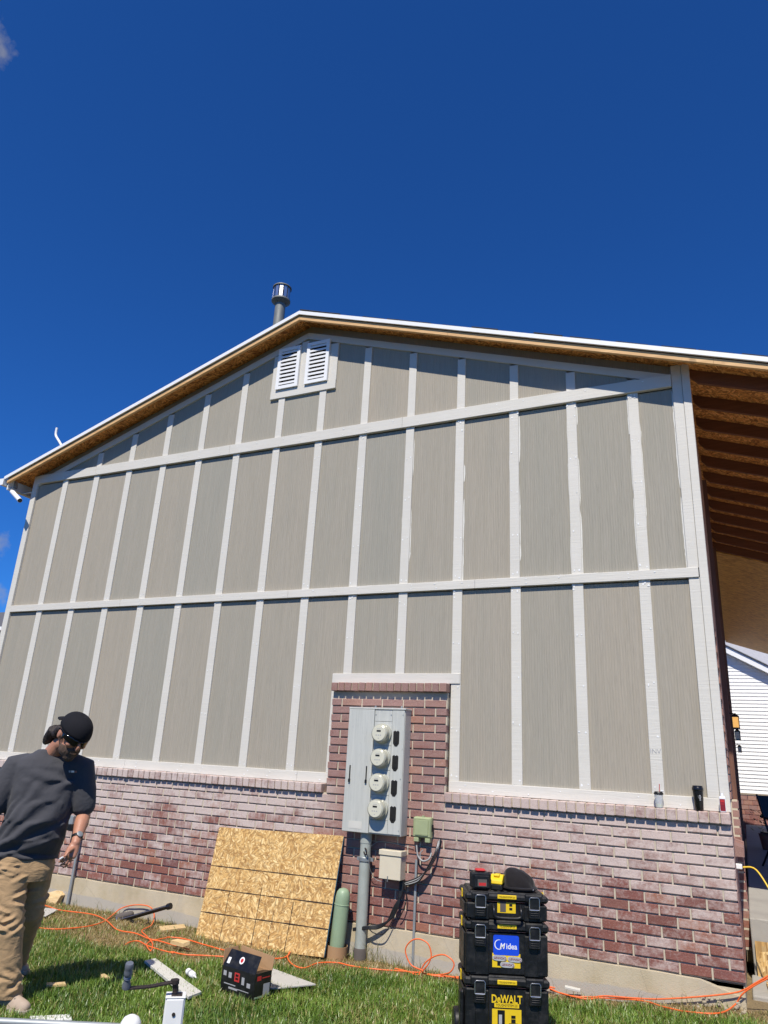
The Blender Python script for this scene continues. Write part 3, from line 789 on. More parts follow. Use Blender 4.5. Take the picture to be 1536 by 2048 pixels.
# ---- side wall on the porch (seen edge-on)
sw = MB(); sw.box((XR - .2, .10, .30), (XR - .012, Y1, 5.45)); sw_o = hb(sw, 'porch_wall', 'mortar')
RY = Matrix.Rotation(math.radians(90), 4, 'Z')
items = []
for k in range(63):
    z = ZB + k * CP; y = (.105 if z > 1.45 else -.08) - (BP / 2 if k % 2 else 0)
    while y < Y1 - .2:
        a = max(y, .105 if z > 1.45 else YB + .0); b_ = y + BP
        if b_ - a > .04:
            bb = MB(); bb.cbox((-(b_ - a - J) / 2, 0, 0), ((b_ - a - J) / 2, .05, CP - J), .004)
            if not (z > 1.22 and z < 3.2 and .55 < (a + b_) / 2 < 1.35): items.append((Matrix.Translation((XR + .0, (a + b_) / 2, z)) @ RY, bb))
        y += BP
joined_bricks('porch_bricks', items, sw_o)
# projecting brick pier, height cut to end the sunlit strip, and sloping window sill
items = []
for k in range(16):
    z = ZB + k * CP
    for q, y in enumerate((1.40, 1.63)):
        bb = MB(); bb.cbox((-.111, 0, 0), (.111, .06, CP - J), .004); items.append((Matrix.Translation((XR + .055, y, z)) @ RY, bb))
joined_bricks('pier_bricks', items, sw_o)
m = MB(); m.box((XR - .02, 1.29, .30), (XR + .045, 1.735, 1.56)); hb(m, 'pier_mortar', 'mortar', sw_o)
items = []
for k in range(10):
    bb = MB(); bb.prism([(0, 0, 0), (.10, 0, -.03), (.10, 0, -.10), (0, 0, -.10)], (0, .068, 0)); items.append((Matrix.Translation((XR - .03, .42 + k * .08, 1.24)), bb))
joined_bricks('window_sill_bricks', items, sw_o)
m = MB(); m.box((XR - .11, .5, 1.2), (XR - .09, 1.3, 3.2)); hb(m, 'window_pane', 'black_gloss', sw_o)
m = MB(); m.box((XR + .001, 2.15, .62), (XR + .045, 2.24, 5.2)); hb(m, 'wood_post', 'post_brown', sw_o)
m = MB(); m.box((XR + .001, 5.2, .62), (XR + .06, 5.3, 5.2)); hb(m, 'wood_post', 'post_brown', sw_o)

# ------------------------------------------------------------------ things on the roof
fl = thing('flue_pipe', 'grey metal flue pipe with round vented cap on the roof slope', 'flue', (3.56, .68, rz(3.56) - .05))
m = MB(); m.lathe([(.078, 0), (.078, 1.415)], 24); m.build('pipe', 'flue_metal', fl, .6)
m = MB(); m.lathe([(.20, 0), (.09, .09)], 24); m.build('flashing', 'flue_metal', fl, .6)
m = MB(); m.lathe([(.079, 1.375), (.115, 1.40), (.142, 1.425), (.142, 1.448), (.136, 1.448), (.05, 1.43)], 24, cap=False); m.build('collar', 'flue_metal', fl, .6)
m = MB(); m.lathe([(.142, 1.655), (.142, 1.670), (.08, 1.695), (.01, 1.705)], 24); m.build('cap', 'flue_metal', fl, .6)
m = MB(); m.lathe([(.07, 1.415), (.07, 1.665)], 20); m.build('inner_pipe', 'black_plastic', fl, .6)
for k in range(12):
    a = k * math.pi / 6
    m = MB(); m.box((.122, -.025, 1.440), (.125, .025, 1.650), Matrix.Rotation(a, 4, 'Z') @ Matrix.Translation((0, 0, 0))); m.build('baffle', 'bright_steel', fl)
vp = at(122, 889, .35)
m = MB(); m.tube(smoothpath([at(124, 893, .35), at(119, 884, .35), at(112.5, 873, .35), at(112, 866, .35), at(114, 856, .35)]), .020, 12)
o = m.build('vent_pipe', 'white_metal', None, .6); rebase(o, vp); tag(o, 'bent white vent pipe sticking up above the left roof edge', 'pipe')
sc = thing('security_camera', 'white bullet security camera hanging under the left eave', 'camera', at(30, 975, -.12))
b0 = sc.location
def rel(p, b): return Vector(p) - Vector(b)
m = MB(); m.tube([rel(at(30, 962, -.12), b0), rel(at(31, 976, -.12), b0)], [.035, .03], 14); m.build('mount', 'conduit_grey', sc, .6)
p0, p1 = rel(at(23, 982, -.16), b0), rel(at(40, 1001, -.28), b0)
m = MB(); m.tube([p0, p0.lerp(p1, .1), p1], [.024, .034, .034], 16); m.build('body', 'white_metal', sc, .6)
d = (p1 - p0).normalized(); m = MB(); m.tube([p1 - d * .002, p1 + d * .004], .030, 16); m.build('lens', 'black_gloss', sc, .6)

# ------------------------------------------------------------------ meter cabinet
YF = YB - .15
mc = thing('meter_cabinet', 'grey steel electric cabinet with four round meters on the brick', 'meter cabinet', (5.96, YB, 1.09))
x0, x1, z0, z1 = 5.665, 6.275, 1.09, 2.235
def mb_(m, name, mat, par=mc, **kw):
    o = m.build(name, mat, None, **kw); T = Matrix.Translation(-mc.location)
    if par is not mc: T = Matrix.Translation(-par.location) @ T
    o.data.transform(T); o.parent = par; return o
m = MB(); m.cbox((x0 + .004, YF + .006, z0), (x1, YB, z1 - .012), .003); mb_(m, 'cabinet', 'cabinet_grey')
m = MB(); m.cbox((x0 - .004, YF - .012, z1 - .012), (x1 + .006, YB, z1 + .006), .003); mb_(m, 'rain_hood', 'cabinet_grey')
xa, xb = x0 + .285, x0 + .475
m = MB(); m.cbox((x0, YF - .012, z0 + .004), (xa - .003, YF + .004, z1 - .014), .003); mb_(m, 'door', 'cabinet_grey')
m = MB(); m.cbox((xb + .002, YF - .006, z0 + .012), (x1 - .004, YF + .004, z1 - .014), .003); mb_(m, 'breaker_cover', 'cabinet_grey')
# meter bay covers
zm = [z0 + .905, z0 + .680, z0 + .455, z0 + .225]
cuts = [z0 + .01, z0 + .125, z0 + .345, z0 + .57, z0 + .795, z0 + 1.02, z1 - .014]
for a, b in zip(cuts[:-1], cuts[1:]):
    m = MB(); m.cbox((xa, YF - .004, a + .0015), (xb, YF + .004, b - .0015), .002); mb_(m, 'meter_cover', 'cabinet_grey')
for xh in (x0 + .045, x0 + .225):
    m = MB(); m.box((xh, YF - .020, z0 + .46), (xh + .010, YF - .012, z0 + .60)); m.box((xh - .004, YF - .026, z0 + .445), (xh + .014, YF - .012, z0 + .475)); mb_(m, 'latch', 'black_plastic')
m = MB(); m.box((x0 + .07, YF - .0135, z0 + .035), (x0 + .21, YF - .0122, z0 + .10)); mb_(m, 'rating_plate', 'offcut_white')
xm = (xa + xb) / 2
for z in zm:
    R = Matrix.Translation((xm, YF - .004, z)) @ Matrix.Rotation(math.radians(90), 4, 'X')
    mt = MB(); mt.lathe([(.094, 0), (.097, .010), (.097, .022), (.088, .026)], 32, R); mo = mb_(mt, 'meter', 'meter_ring', smooth=.6)
    m = MB(); m.lathe([(.086, .02), (.086, .07), (.082, .085), (.070, .092), (.0, .0925)], 32, R); mb_(m, 'dome', 'meter_ring', mo, smooth=.5)
    m = MB(); m.lathe([(.071, .0915), (.069, .0945), (.0, .0946)], 32, R); mb_(m, 'dial_face', 'meter_face', mo, smooth=.3)
    m = MB(); m.box((-.022, .014, .0948), (.022, .030, .0955), R); mb_(m, 'display', 'black_plastic', mo)
    m = MB()
    for q in range(3): m.box((-.03 + q * .022, -.022, .0947), (-.018 + q * .022, -.012, .0952), R)
    m.box((-.02, .040, .0947), (.02, .044, .0951), R); m.box((-.006, -.048, .0947), (.006, -.042, .0951), R); mb_(m, 'dial_print', 'grey_print', mo)
for z in zm:
    zc = z - .035; xc = xb + .052
    pts = [(-.032, .058), (-.016, .070), (0, .061), (.016, .070), (.032, .058), (.032, -.050), (.012, -.078), (-.012, -.078), (-.032, -.050)]
    m = MB(); m.prism([(xc + a, YF - .0075, zc + b) for a, b in pts], (0, .0012, 0)); mb_(m, 'breaker_slot', 'dark_hole')
    m = MB(); m.box((xc - .006, YF - .012, zc - .05), (xc + .006, YF - .0072, zc - .035)); mb_(m, 'breaker_handle', 'black_plastic')
for xx in (x0 + .21, x0 + .50):
    m = MB(); m.cbox((xx, YB - .02, z1), (xx + .02, YB - .003, z1 + .035), .003); mb_(m, 'hanger', 'galvanised')
for xx, zz in ((x1 - .02, z1 - .06), (x1 - .02, z0 + .05), (x1 - .02, z0 + .5), (xa + .012, z1 - .06), (xb - .012, z1 - .06)):
    m = MB(); m.lathe([(.005, 0), (.005, .004)], 8, Matrix.Translation((xx, YF - .005, zz)) @ Matrix.Rotation(math.radians(90), 4, 'X')); mb_(m, 'screw', 'galvanised')

cp = thing('riser_conduit', 'thick weathered grey conduit rising from the ground under the meter cabinet', 'pipe', (5.886, -.155, 0))
m = MB(); m.lathe([(.052, .06), (.052, 1.0), (.055, 1.0), (.055, 1.10)], 24); m.build('pipe', 'pole_grey', cp, .6)
m = MB(); m.lathe([(.060, -.05), (.062, .10), (.056, .125), (.053, .125)], 20); m.build('base_wrap', 'far_wall_dark', cp, .6)
m = MB(); m.lathe([(.056, .84), (.060, .845), (.060, .875), (.056, .88)], 24); m.box((-.085, .0, .845), (-.05, .02, .875)); m.box((.05, .0, .845), (.085, .02, .875)); m.build('clamp', 'galvanised', cp, .6)
m = MB(); m.tube(smoothpath([(.02, -.055, .96), (.045, -.075, .95), (.05, -.075, .92), (.03, -.06, .905), (.01, -.056, .93)]), .006, 8); m.build('ground_clamp', 'rust_black', cp, .6)
m = MB(); m.tube(smoothpath([(.05, -.04, .93), (.06, -.02, .80), (.10, .03, .70), (.19, .05, .68)]), .0025, 6); m.build('ground_wire', 'galvanised', cp)
m = MB(); m.tube(smoothpath([(.06, .0, .98), (.12, .05, 1.02), (.25, .06, 1.015), (.47, .06, .99)]), .0025, 6); m.build('bond_wire', 'galvanised', cp)

bb = thing('utility_box', 'beige metal utility box with overhanging lid below the meter cabinet', 'utility box', (6.17, YB, .72))
m = MB(); m.cbox((-.108, -.125, 0), (.108, 0, .235), .004); m.build('case', 'beige_box', bb)
m = MB(); m.cbox((-.114, -.135, .2), (.114, -.002, .245), .004); m.build('lid', 'beige_box', bb)
m = MB(); m.cbox((-.02, -.135, -.02), (-.012, -.126, .03), .002); m.build('hasp', 'galvanised', bb)
m = MB(); m.box((.1085, -.10, .17), (.1095, -.03, .19)); m.build('label_strip', 'grey_print', bb)

gb = thing('network_box', 'olive green plastic cable box mounted on brick right of the meters', 'junction box', (6.455, YB, 1.06))
m = MB(); m.cbox((-.085, -.055, .03), (.085, 0, .21), .006); m.build('case', 'green_box', gb)
m = MB(); m.cbox((-.090, -.075, .035), (.084, -.056, .208), .010); m.cbox((-.070, -.082, .055), (.065, -.0755, .19), .006); m.build('cover', 'green_box', gb)
for xx in (-.082, .03): 
    m = MB(); m.cbox((xx, -.07, -.005), (xx + .05, -.01, .033), .005); m.build('cable_foot', 'green_box', gb)
m = MB(); m.cbox((.085, -.05, .09), (.098, -.02, .15), .003); m.build('latch', 'black_plastic', gb)
m = MB(); m.box((-.012, -.05, .205), (.012, -.03, .222)); m.build('mounting_tab', 'green_box', gb)

tc_ = thing('thin_conduit', 'thin grey conduit from the lawn up to the green cable box', 'pipe', (6.39, -.108, 0))
m = MB(); m.tube([(0, 0, -.05), (0, 0, .90)], .0125, 12); m.build('pipe', 'conduit_grey', tc_, .6)
m = MB(); m.lathe([(.0165, .70), (.0165, .73)], 12); m.box((.012, .0, .705), (.045, .018, .722)); m.build('strap', 'galvanised', tc_)

cb = thing('cable_bundle', 'tangle of black and grey cables between the two utility boxes', 'cables', (6.3, YB, .7))
def cab(pts, r, mat, name='cable'):
    mm = MB(); mm.tube(smoothpath([Vector(p) - cb.location for p in pts]), r, 8); mm.build(name, mat, cb, .8)
for q in range(7):
    e = random.uniform(-.012, .012); f = q * .007
    cab([at(882 - q * .9, 1677 + q, -.10 - e * .3), at(876 - q, 1700 + q, -.12 - f), at(868 - q * 1.5, 1722 + q, -.13 - f), at(850 - q, 1745 + q * 1.6, -.13 - f), at(832, 1757 + q * 1.5, -.12 - f), at(806, 1766 + q, -.12)], .0072, 'cable_black' if q not in (2, 5) else 'cable_grey')
cab([at(833, 1690, -.14), at(836, 1712, -.14), at(846, 1722, -.14), at(858, 1718, -.14), at(863, 1706, -.12)], .008, 'cable_grey', 'flex_tube')
cab([at(846, 1700, -.14), at(841, 1706, -.14), at(840, 1716, -.14)], .005, 'cable_grey')
for q in range(5):
    cab([at(800 + q * 2, 1763, -.13), at(799 - q + q * 2, 1790, -.14), at(797 - q * 2, 1812, -.15), at(782 - q * 2, 1838 + q * 1.5, -.15), at(757, 1850 + q * 1.6, -.16), at(734, 1853 + q * 1.2, -.19), at(706, 1857 + q, -.19)], .0072, 'cable_black')
cab([at(808, 1766, -.14), at(813, 1785, -.14), at(811, 1808, -.14), at(803, 1828, -.14), at(799, 1836, -.13)], .005, 'cable_black')
cab([at(802, 1766, -.14), at(796, 1800, -.14), at(793, 1820, -.15), at(780, 1850, -.16), at(766, 1868, -.17), at(748, 1866, -.18), at(738, 1858, -.19)], .005, 'cable_black')

# faucet riser beside the person
fp = thing('water_riser', 'grey pipe with small outlet box on the brick behind the person', 'pipe', at(136, 1806, -.14))
b0 = fp.location
m = MB(); m.tube([rel(at(134, 1812, -.14), b0), rel(at(161, 1668, -.125), b0)], .016, 12); m.build('pipe', 'conduit_grey', fp, .6)
q = rel(at(143, 1640, -.11), b0); m = MB(); m.cbox(q + Vector((-.05, -.03, -.05)), q + Vector((.05, .03, .05)), .006); m.build('outlet_box', 'conduit_grey', fp)
q = rel(at(142, 1652, -.16), b0); m = MB(); m.cbox(q + Vector((-.035, -.03, -.05)), q + Vector((.035, .03, .02)), .006); m.build('cover', 'black_plastic', fp)

# telecom pedestal leaning behind the board
tp = thing('cable_pedestal', 'pale green leaning cable pedestal beside the strand board', 'pedestal', (5.69, -.25, .04), rot=(0, math.radians(4), 0))
m = MB(); m.lathe([(.068, 0), (.068, .46), (.066, .50), (.058, .535), (.042, .558), (.02, .568), (.001, .57)], 24); m.build('cover', 'pedestal_green', tp, .7)
m = MB(); m.lathe([(.071, .43), (.071, .436), (.0685, .438)], 24, cap=False); m.build('seam', 'pedestal_green', tp, .6)
m = MB(); m.lathe([(.10, -.05), (.098, .10), (.094, .10), (.094, -.05)], 24, cap=False); m.build('base_collar', 'cardboard', tp, .6)

# strand board leaning on the wall
TL, TR, BR, BL = at(438.7, 1653.8, -.105), at(687.5, 1672, -.105), at(647, 1915, -.42), at(389, 1883, -.42)
bd = thing('strand_board', 'large sheet of strand board with saw lines leaning on the brick', 'board', BL.lerp(BR, .5))
b0 = bd.location
U = ((BR - BL) + (TR - TL)).normalized(); Wd = (((BR - BL).length) + (TR - TL).length) / 2
Vv = ((TL - BL) + (TR - BR)); Vv = (Vv - U * Vv.dot(U)).normalized(); Nn = U.cross(Vv)
H1 = (TL - BL).dot(Vv); H2 = (TR - BR).dot(Vv)
loc = Matrix((U, Vv, Nn)).transposed().to_4x4()
sh = bpy.data.objects.new('sheet', None)
m = MB()
def q2(p): p = Vector(p) - b0; return Vector((p.dot(U), p.dot(Vv), 0))
c = [q2(BL), q2(BR), q2(TR), q2(TL)]
m.prism(c, (0, 0, -.012)); o = m.build('sheet', 'strand_board', bd); o.matrix_local = loc
bpy.data.objects.remove(sh)
m = MB(); m.prism([c[1] + Vector((.0005, .004, -.002)), c[1] + Vector((.003, .004, -.002)), c[2] + Vector((.003, -.004, -.002)), c[2] + Vector((.0005, -.004, -.002))], (0, 0, -.011)); o = m.build('painted_edge', 'blue_edge', bd); o.matrix_local = loc
def uv(u, v): return c[0].lerp(c[1], u).lerp(c[3].lerp(c[2], u), v)
def kerf(u0, v0, u1, v1, w=.0075):
    a, b = uv(u0, v0), uv(u1, v1); n = 14; d = (b - a).normalized(); s = Vector((-d.y, d.x, 0)); mm = MB(); P = []
    for i in range(n + 1):
        p = a.lerp(b, i / n); P.append((p, w * random.uniform(.4, 1.15) / 2 * 1.6))
    pts = [p + s * q for p, q in P] + [p - s * q for p, q in reversed(P)]
    n2 = len(pts); mm.add([x + Vector((0, 0, .0008)) for x in pts], [(i, i + 1, n2 - 2 - i, n2 - 1 - i) for i in range(n)])
    o = mm.build('saw_line', 'saw_line', bd); o.matrix_local = loc
kerf(0, .645, 1, .62); kerf(0, .445, 1, .415); kerf(0, .245, 1, .215)
kerf(.20, 0, .20, .44, .005); kerf(.455, 0, .452, .5, .006); kerf(.575, 0, .58, .42, .0035); kerf(.71, 0, .715, .40, .006)

# ------------------------------------------------------------------ cups on the brick sill
cu = thing('drink_cup', 'clear plastic cup with black lid and red straw on the brick sill', 'cup', at(1319, 1617, -.085))
cu.location.z = 1.499
m = MB(); m.lathe([(.026, 0), (.028, .002), (.035, .105), (.0335, .105), (.0265, .005), (.001, .004)], 24, cap=False); m.build('cup', 'clear_plastic', cu, .7)
m = MB(); m.lathe([(.0255, .006), (.028, .030), (.0, .030)], 24); m.build('drink', 'drink', cu, .6)
m = MB(); m.lathe([(.037, .102), (.039, .104), (.039, .112), (.034, .118), (.03, .126), (.001, .127)], 24); m.build('lid', 'black_plastic', cu, .6)
m = MB(); m.tube([(0, 0, .02), (.012, 0, .185)], .003, 8); m.build('straw', 'red_plastic', cu, .6)
tb = thing('tumbler', 'tall black travel tumbler on the brick sill', 'tumbler', at(1399, 1623, -.082)); tb.location.z = 1.499
m = MB(); m.lathe([(.030, 0), (.033, .004), (.040, .135), (.041, .155)], 28); m.build('body', 'black_gloss', tb, .6)
m = MB(); m.lathe([(.042, .150), (.044, .153), (.044, .172), (.040, .178), (.038, .190), (.001, .192)], 28); m.build('lid', 'black_gloss', tb, .6)
m = MB(); m.lathe([(.010, 0), (.0115, 0), (.0115, .0006), (.010, .0006)], 20, Matrix.Translation((0.012, -.0385, .105)) @ Matrix.Rotation(math.radians(90), 4, 'X'), cap=False); m.build('logo_ring', 'grey_print', tb)
m = MB()
for k_ in range(4): m.box((.010, -.0398, .078 + k_ * .011), (.020, -.0390, .086 + k_ * .011))
m.build('logo_mark', 'grey_print', tb)
gl = thing('glue_bottle', 'small white bottle with dark red label on the brick sill corner', 'bottle', at(1447, 1626, -.085)); gl.location.z = 1.499
m = MB(); m.cbox((-.024, -.016, 0), (.024, .016, .118), .006); m.build('body', 'white_print', gl)
m = MB(); m.lathe([(.013, .116), (.013, .128), (.011, .130), (.010, .145), (.001, .146)], 16); m.build('cap', 'white_print', gl, .6)
m = MB(); m.box((-.0195, -.0172, .010), (.0195, -.0162, .100)); m.build('label_panel', 'dark_red', gl)
m = MB(); m.box((-.015, -.0178, .075), (.015, -.0173, .092)); m.box((-.015, -.0178, .06), (.012, -.0173, .066)); m.build('label_band', 'red_plastic', gl)
text('batten_note', 'INV', .055, 'grey_print', None, at(1311, 1503, -.0208), (math.radians(90), 0, 0)); 
o = bpy.data.objects['batten_note']; o.parent = house; o.location -= Vector((4.5, 0, 0))

# ------------------------------------------------------------------ things on the lawn
H = lambda p, lift=0: Vector((p.x, p.y, hgt(p.x, p.y) + lift))
def slabthing(name, label, cat, pts, th, mat, lift=.02, group=None):    # flat piece lying on the grass
    P = [ong(*q, lift) for q in pts]; c = sum(P, Vector()) / len(P)
    mm = MB(); mm.prism([p - c for p in P], (0, 0, -th)); o = mm.build(name, mat, None, bevel=.0015); o.location = c; return tag(o, label, cat, group)
slabthing('trim_offcut', 'long off-white trim board lying on the grass near the jack', 'board', [(289, 1921), (311, 1916), (403, 1983), (377, 1993)], .018, 'offcut_white', .055)
slabthing('siding_offcut', 'grey triangular siding offcut on the grass behind the carton', 'board', [(528, 1930), (632, 1968), (548, 1976), (520, 1975)], .01, 'fibre_cement', .055)
slabthing('cement_offcut', 'grey siding scrap on dry grass near the pipe', 'board', [(52, 1812), (118, 1818), (92, 1832), (56, 1830)], .01, 'fibre_cement', .03)
slabthing('wood_scrap', 'small pale wood strip on the grass beside the shoe', 'wood scrap', [(93, 1965), (130, 1963), (132, 1968), (93, 1970)], .015, 'scrap_wood', .05)
slabthing('wood_scrap', 'tiny wood chip on the grass near the end of the person\'s shadow', 'wood scrap', [(202, 1948), (208, 1946), (220, 1954), (203, 1953)], .01, 'scrap_wood', .05)
slabthing('wood_scrap', 'narrow wood strip between the nail gun and the strand board', 'wood scrap', [(318, 1852), (368, 1848), (372, 1855), (322, 1861)], .02, 'scrap_wood', .03)
slabthing('trim_offcut', 'pale flat board by the shoe at the picture\'s lower left', 'board', [(60, 2032), (140, 2028), (146, 2038), (64, 2044)], .015, 'white_paint', .04)
m = MB(); m.cbox((-.06, -.02, 0), (.06, .02, .018), .002); o = m.build('wood_scrap', 'offcut_white', None); o.location = at(1145, 1980, -.17); o.rotation_euler = (.1, .08, .15); tag(o, 'small white sliver on the grass beside the concrete right of the tool boxes', 'wood scrap')
P0 = ong(365, 1893, .05); m = MB(); m.prism([(-.14, 0, 0), (.02, -.02, 0), (.06, .02, .02), (-.1, .04, .01)], (0, 0, .03)); o = m.build('wood_scrap', 'scrap_wood', None); o.location = P0; tag(o, 'curled wood offcut at the left foot of the strand board', 'wood scrap')
wb = ong(110, 1806, .0); m = MB(); m.prism([(-.22, 0, .0), (.06, -.05, .0), (.10, -.03, .09), (.05, .02, .12), (-.22, .06, .12)], (0, .06, 0)); o = m.build('wood_block', 'scrap_wood', None, bevel=.003); o.location = wb; tag(o, 'short pale lumber block against the concrete by the grey pipe', 'wood block')

ct = ong(383, 1948, .05)
bo = thing('caulk_bottle', 'small white squeeze bottle lying on the grass beside the trim board', 'bottle', ct, rot=(math.radians(92), 0, math.radians(62)))
m = MB(); m.lathe([(.020, -.07), (.024, -.065), (.024, .035), (.018, .048), (.001, .05)], 16); m.build('body', 'white_print', bo, .6)
m = MB(); m.lathe([(.009, .045), (.007, .075), (.003, .10), (.001, .101)], 12); m.build('nozzle', 'white_print', bo, .6)
m = MB(); m.lathe([(.0245, -.03), (.0245, .0)], 16, cap=False); m.build('label_band', 'grey_print', bo, .6)

# carton
A, B, C_ = ong(440, 1978, .03), ong(506, 2000, .03), ong(544, 1978, .03)
e1 = (B - A); e1.z = 0; e2 = (C_ - B); e2.z = 0
Lw = e1.length; e1.normalize(); e2 = (e2 - e1 * e2.dot(e1)); Dw = min(.165, e2.length); e2.normalize()
cr = thing('carton', 'open black printed carton with brown flaps standing on the grass', 'carton', A, math.atan2(e1.y, e1.x))
hb_ = .155; t = .004
def cpart(mm, nm, mat, **kw): return mm.build(nm, mat, cr, **kw)
m = MB(); m.box((0, 0, 0), (Lw, t, hb_)); cpart(m, 'front_panel', 'black_plastic')
m = MB(); m.box((Lw - t, t, 0), (Lw, Dw, hb_)); cpart(m, 'side_panel', 'black_plastic')
m = MB(); m.box((0, t, 0), (t, Dw, hb_)); cpart(m, 'side_panel', 'cardboard')
m = MB(); m.box((t, Dw - t, 0), (Lw - t, Dw, hb_)); cpart(m, 'back_panel', 'cardboard')
m = MB(); m.box((t, t, 0), (Lw - t, Dw - t, t)); cpart(m, 'bottom_panel', 'cardboard')
m = MB(); m.prism([(0, 0, hb_), (Lw, 0, hb_), (Lw * .97, .055, hb_ + .10), (.02, .055, hb_ + .10)], (0, .004, .002)); cpart(m, 'front_flap', 'black_plastic')
m = MB(); m.prism([(0, Dw, hb_), (Lw, Dw, hb_), (Lw, Dw + .015, hb_ + .085), (.0, Dw + .01, hb_ + .105)], (0, .004, 0)); cpart(m, 'back_flap', 'cardboard')
m = MB(); m.prism([(0, 0, hb_), (0, Dw, hb_), (-.02, Dw - .01, hb_ + .10), (-.02, .02, hb_ + .10)], (.004, 0, 0)); cpart(m, 'side_flap', 'cardboard')
m = MB(); m.prism([(Lw, 0, hb_), (Lw, Dw, hb_), (Lw - .085, Dw - .01, hb_ - .012), (Lw - .085, .02, hb_ - .012)], (0, 0, .004)); cpart(m, 'side_flap', 'black_plastic')
def print_(u0, v0, u1, v1, mat, nm='print'): mm = MB(); mm.box((u0 * Lw, -.0012, v0 * hb_), (u1 * Lw, -.0002, v1 * hb_)); cpart(mm, nm, mat)
print_(.40, .50, .55, .86, 'red_plastic', 'red_label'); print_(.22, .58, .31, .80, 'grey_print'); print_(.06, .62, .15, .82, 'grey_print'); print_(.62, .45, .70, .75, 'grey_print'); print_(.78, .40, .88, .58, 'grey_print')
print_(.10, .30, .45, .34, 'grey_print'); print_(.25, .14, .52, .22, 'grey_print'); print_(.5, .2, .85, .23, 'grey_print')
print_(.43, .70, .52, .80, 'black_plastic'); print_(.43, .57, .52, .66, 'black_plastic')
fn = math.atan2(.055, .10)
for q, (uu, rr, mat) in enumerate(((.50, .024, 'white_print'),)):
    m = MB(); m.lathe([(rr, 0), (rr, .0008)], 22, Matrix.Translation((uu * Lw, .026, hb_ + .054)) @ Matrix.Rotation(math.radians(90) - fn, 4, 'X')); cpart(m, 'round_label', mat)
    m = MB(); m.lathe([(rr * .6, .0008), (rr * .6, .0014)], 18, Matrix.Translation((uu * Lw, .026, hb_ + .054)) @ Matrix.Rotation(math.radians(90) - fn, 4, 'X')); cpart(m, 'round_label_mark', 'red_plastic')
m = MB(); m.prism([(.10 * Lw, .0075, hb_ + .02), (.18 * Lw, .0075, hb_ + .02), (.18 * Lw, .026, hb_ + .055), (.10 * Lw, .026, hb_ + .055)], (0, -.0012, 0)); cpart(m, 'sticker', 'white_print')
m = MB(); m.box((Lw + .0002, .55 * Dw, .10 * hb_), (Lw + .0012, .92 * Dw, .55 * hb_)); cpart(m, 'barcode_label', 'grey_print')
m = MB(); m.box((Lw + .0002, .15 * Dw, .72 * hb_), (Lw + .0012, .38 * Dw, .90 * hb_)); m.box((Lw + .0002, .45 * Dw, .78 * hb_), (Lw + .0012, .9 * Dw, .82 * hb_)); cpart(m, 'print', 'red_plastic')
m = MB(); m.box((Lw + .0002, .05 * Dw, .02 * hb_), (Lw + .0012, .95 * Dw, .09 * hb_)); cpart(m, 'print', 'pedestal_green')

# nail gun lying by the wall
g0 = ong(268, 1846, .0)
ng = thing('nail_gun', 'black framing nail gun lying on dry grass by the foundation', 'nail gun', g0)
def gp(px, py, dy): return at(px, py, g0.y + dy) - g0
a, b = gp(238, 1842, 0), gp(341, 1812, .05)
m = MB(); m.tube([a, b], (.020), 4, up=(0, 0, 1)); m.build('magazine', 'black_plastic', ng)
m = MB(); m.tube([a + Vector((0, -.018, .012)), b + Vector((0, -.018, .012))], .004, 6); m.build('rail', 'bright_steel', ng)
m = MB(); m.tube([b - (b - a) * .06, b + (b - a) * .01], .030, 8); m.build('magazine_end', 'black_plastic', ng)
m = MB(); m.limb([gp(236, 1835, .06), gp(262, 1828, .08)], [.036, .030], 14); m.build('motor_body', 'far_wall_dark', ng, .7)
m = MB(); m.limb([gp(252, 1836, .03), gp(272, 1848, .0)], [.017, .016], 12); m.build('handle', 'black_plastic', ng, .7)
m = MB(); m.tube([gp(233, 1836, .0), gp(233, 1850, -.01)], [.016, .010], 10); m.build('nose', 'bright_steel', ng, .6)
m = MB(); m.tube(smoothpath([gp(275, 1848, 0), gp(288, 1849, -.01), gp(297, 1844, 0), gp(296, 1836, .02)]), .005, 8); m.build('belt_hook', 'black_plastic', ng, .6)

# orange air hoses
def hose(name, label, runs, r=.0056):
    P = []
    for q in runs:
        if len(q) == 3 and q[2] == 'v': P.append(at(q[0], q[1], -.34))
        else:
            p = ong(q[0], q[1], .028); P.append(p)
    sp = smoothpath(P, 7); sp = list(sp)
    c = sp[0].copy(); mm = MB(); mm.tube([p - c for p in sp], r, 10); o = mm.build(name, 'hose_orange', None, .9); o.location = c; return tag(o, label, 'hose')
z1_ = lambda L: [(x / 3.066, 1380 + y / 3.066) for x, y in L]
z2_ = lambda L: [(200 + x / 2.954, 1580 + y / 2.954) for x, y in L]
z8_ = lambda L, v=False: [((700 + x / 5.69, 1600 + y / 5.69) + (('v',) if v else ())) for x, y in L]
z5_ = lambda L: [(1180 + x / 4.03, 1540 + y / 4.03) for x, y in L]
hose('air_hose', 'orange air hose running from the lumber block past the board to the loops', z1_([(210, 1300), (290, 1325), (370, 1350), (560, 1375), (650, 1412), (720, 1470), (830, 1492), (930, 1530), (1010, 1522)]) + z2_([(410, 870), (500, 880), (620, 915), (740, 948), (860, 975), (960, 990), (1060, 995), (1110, 978), (1122, 955), (1108, 985), (1125, 1020), (1165, 1045), (1215, 1050), (1290, 1022), (1400, 1020)]) + z8_([(0, 1885), (200, 1915), (400, 1935), (640, 1950), (760, 1962)]) + z8_([(830, 1945), (700, 1880), (638, 1760), (640, 1670), (710, 1595), (800, 1585), (890, 1640), (925, 1760), (900, 1850), (850, 1920)], True) + z8_([(815, 1965), (1000, 1995), (1140, 2010), (1240, 2030)]))
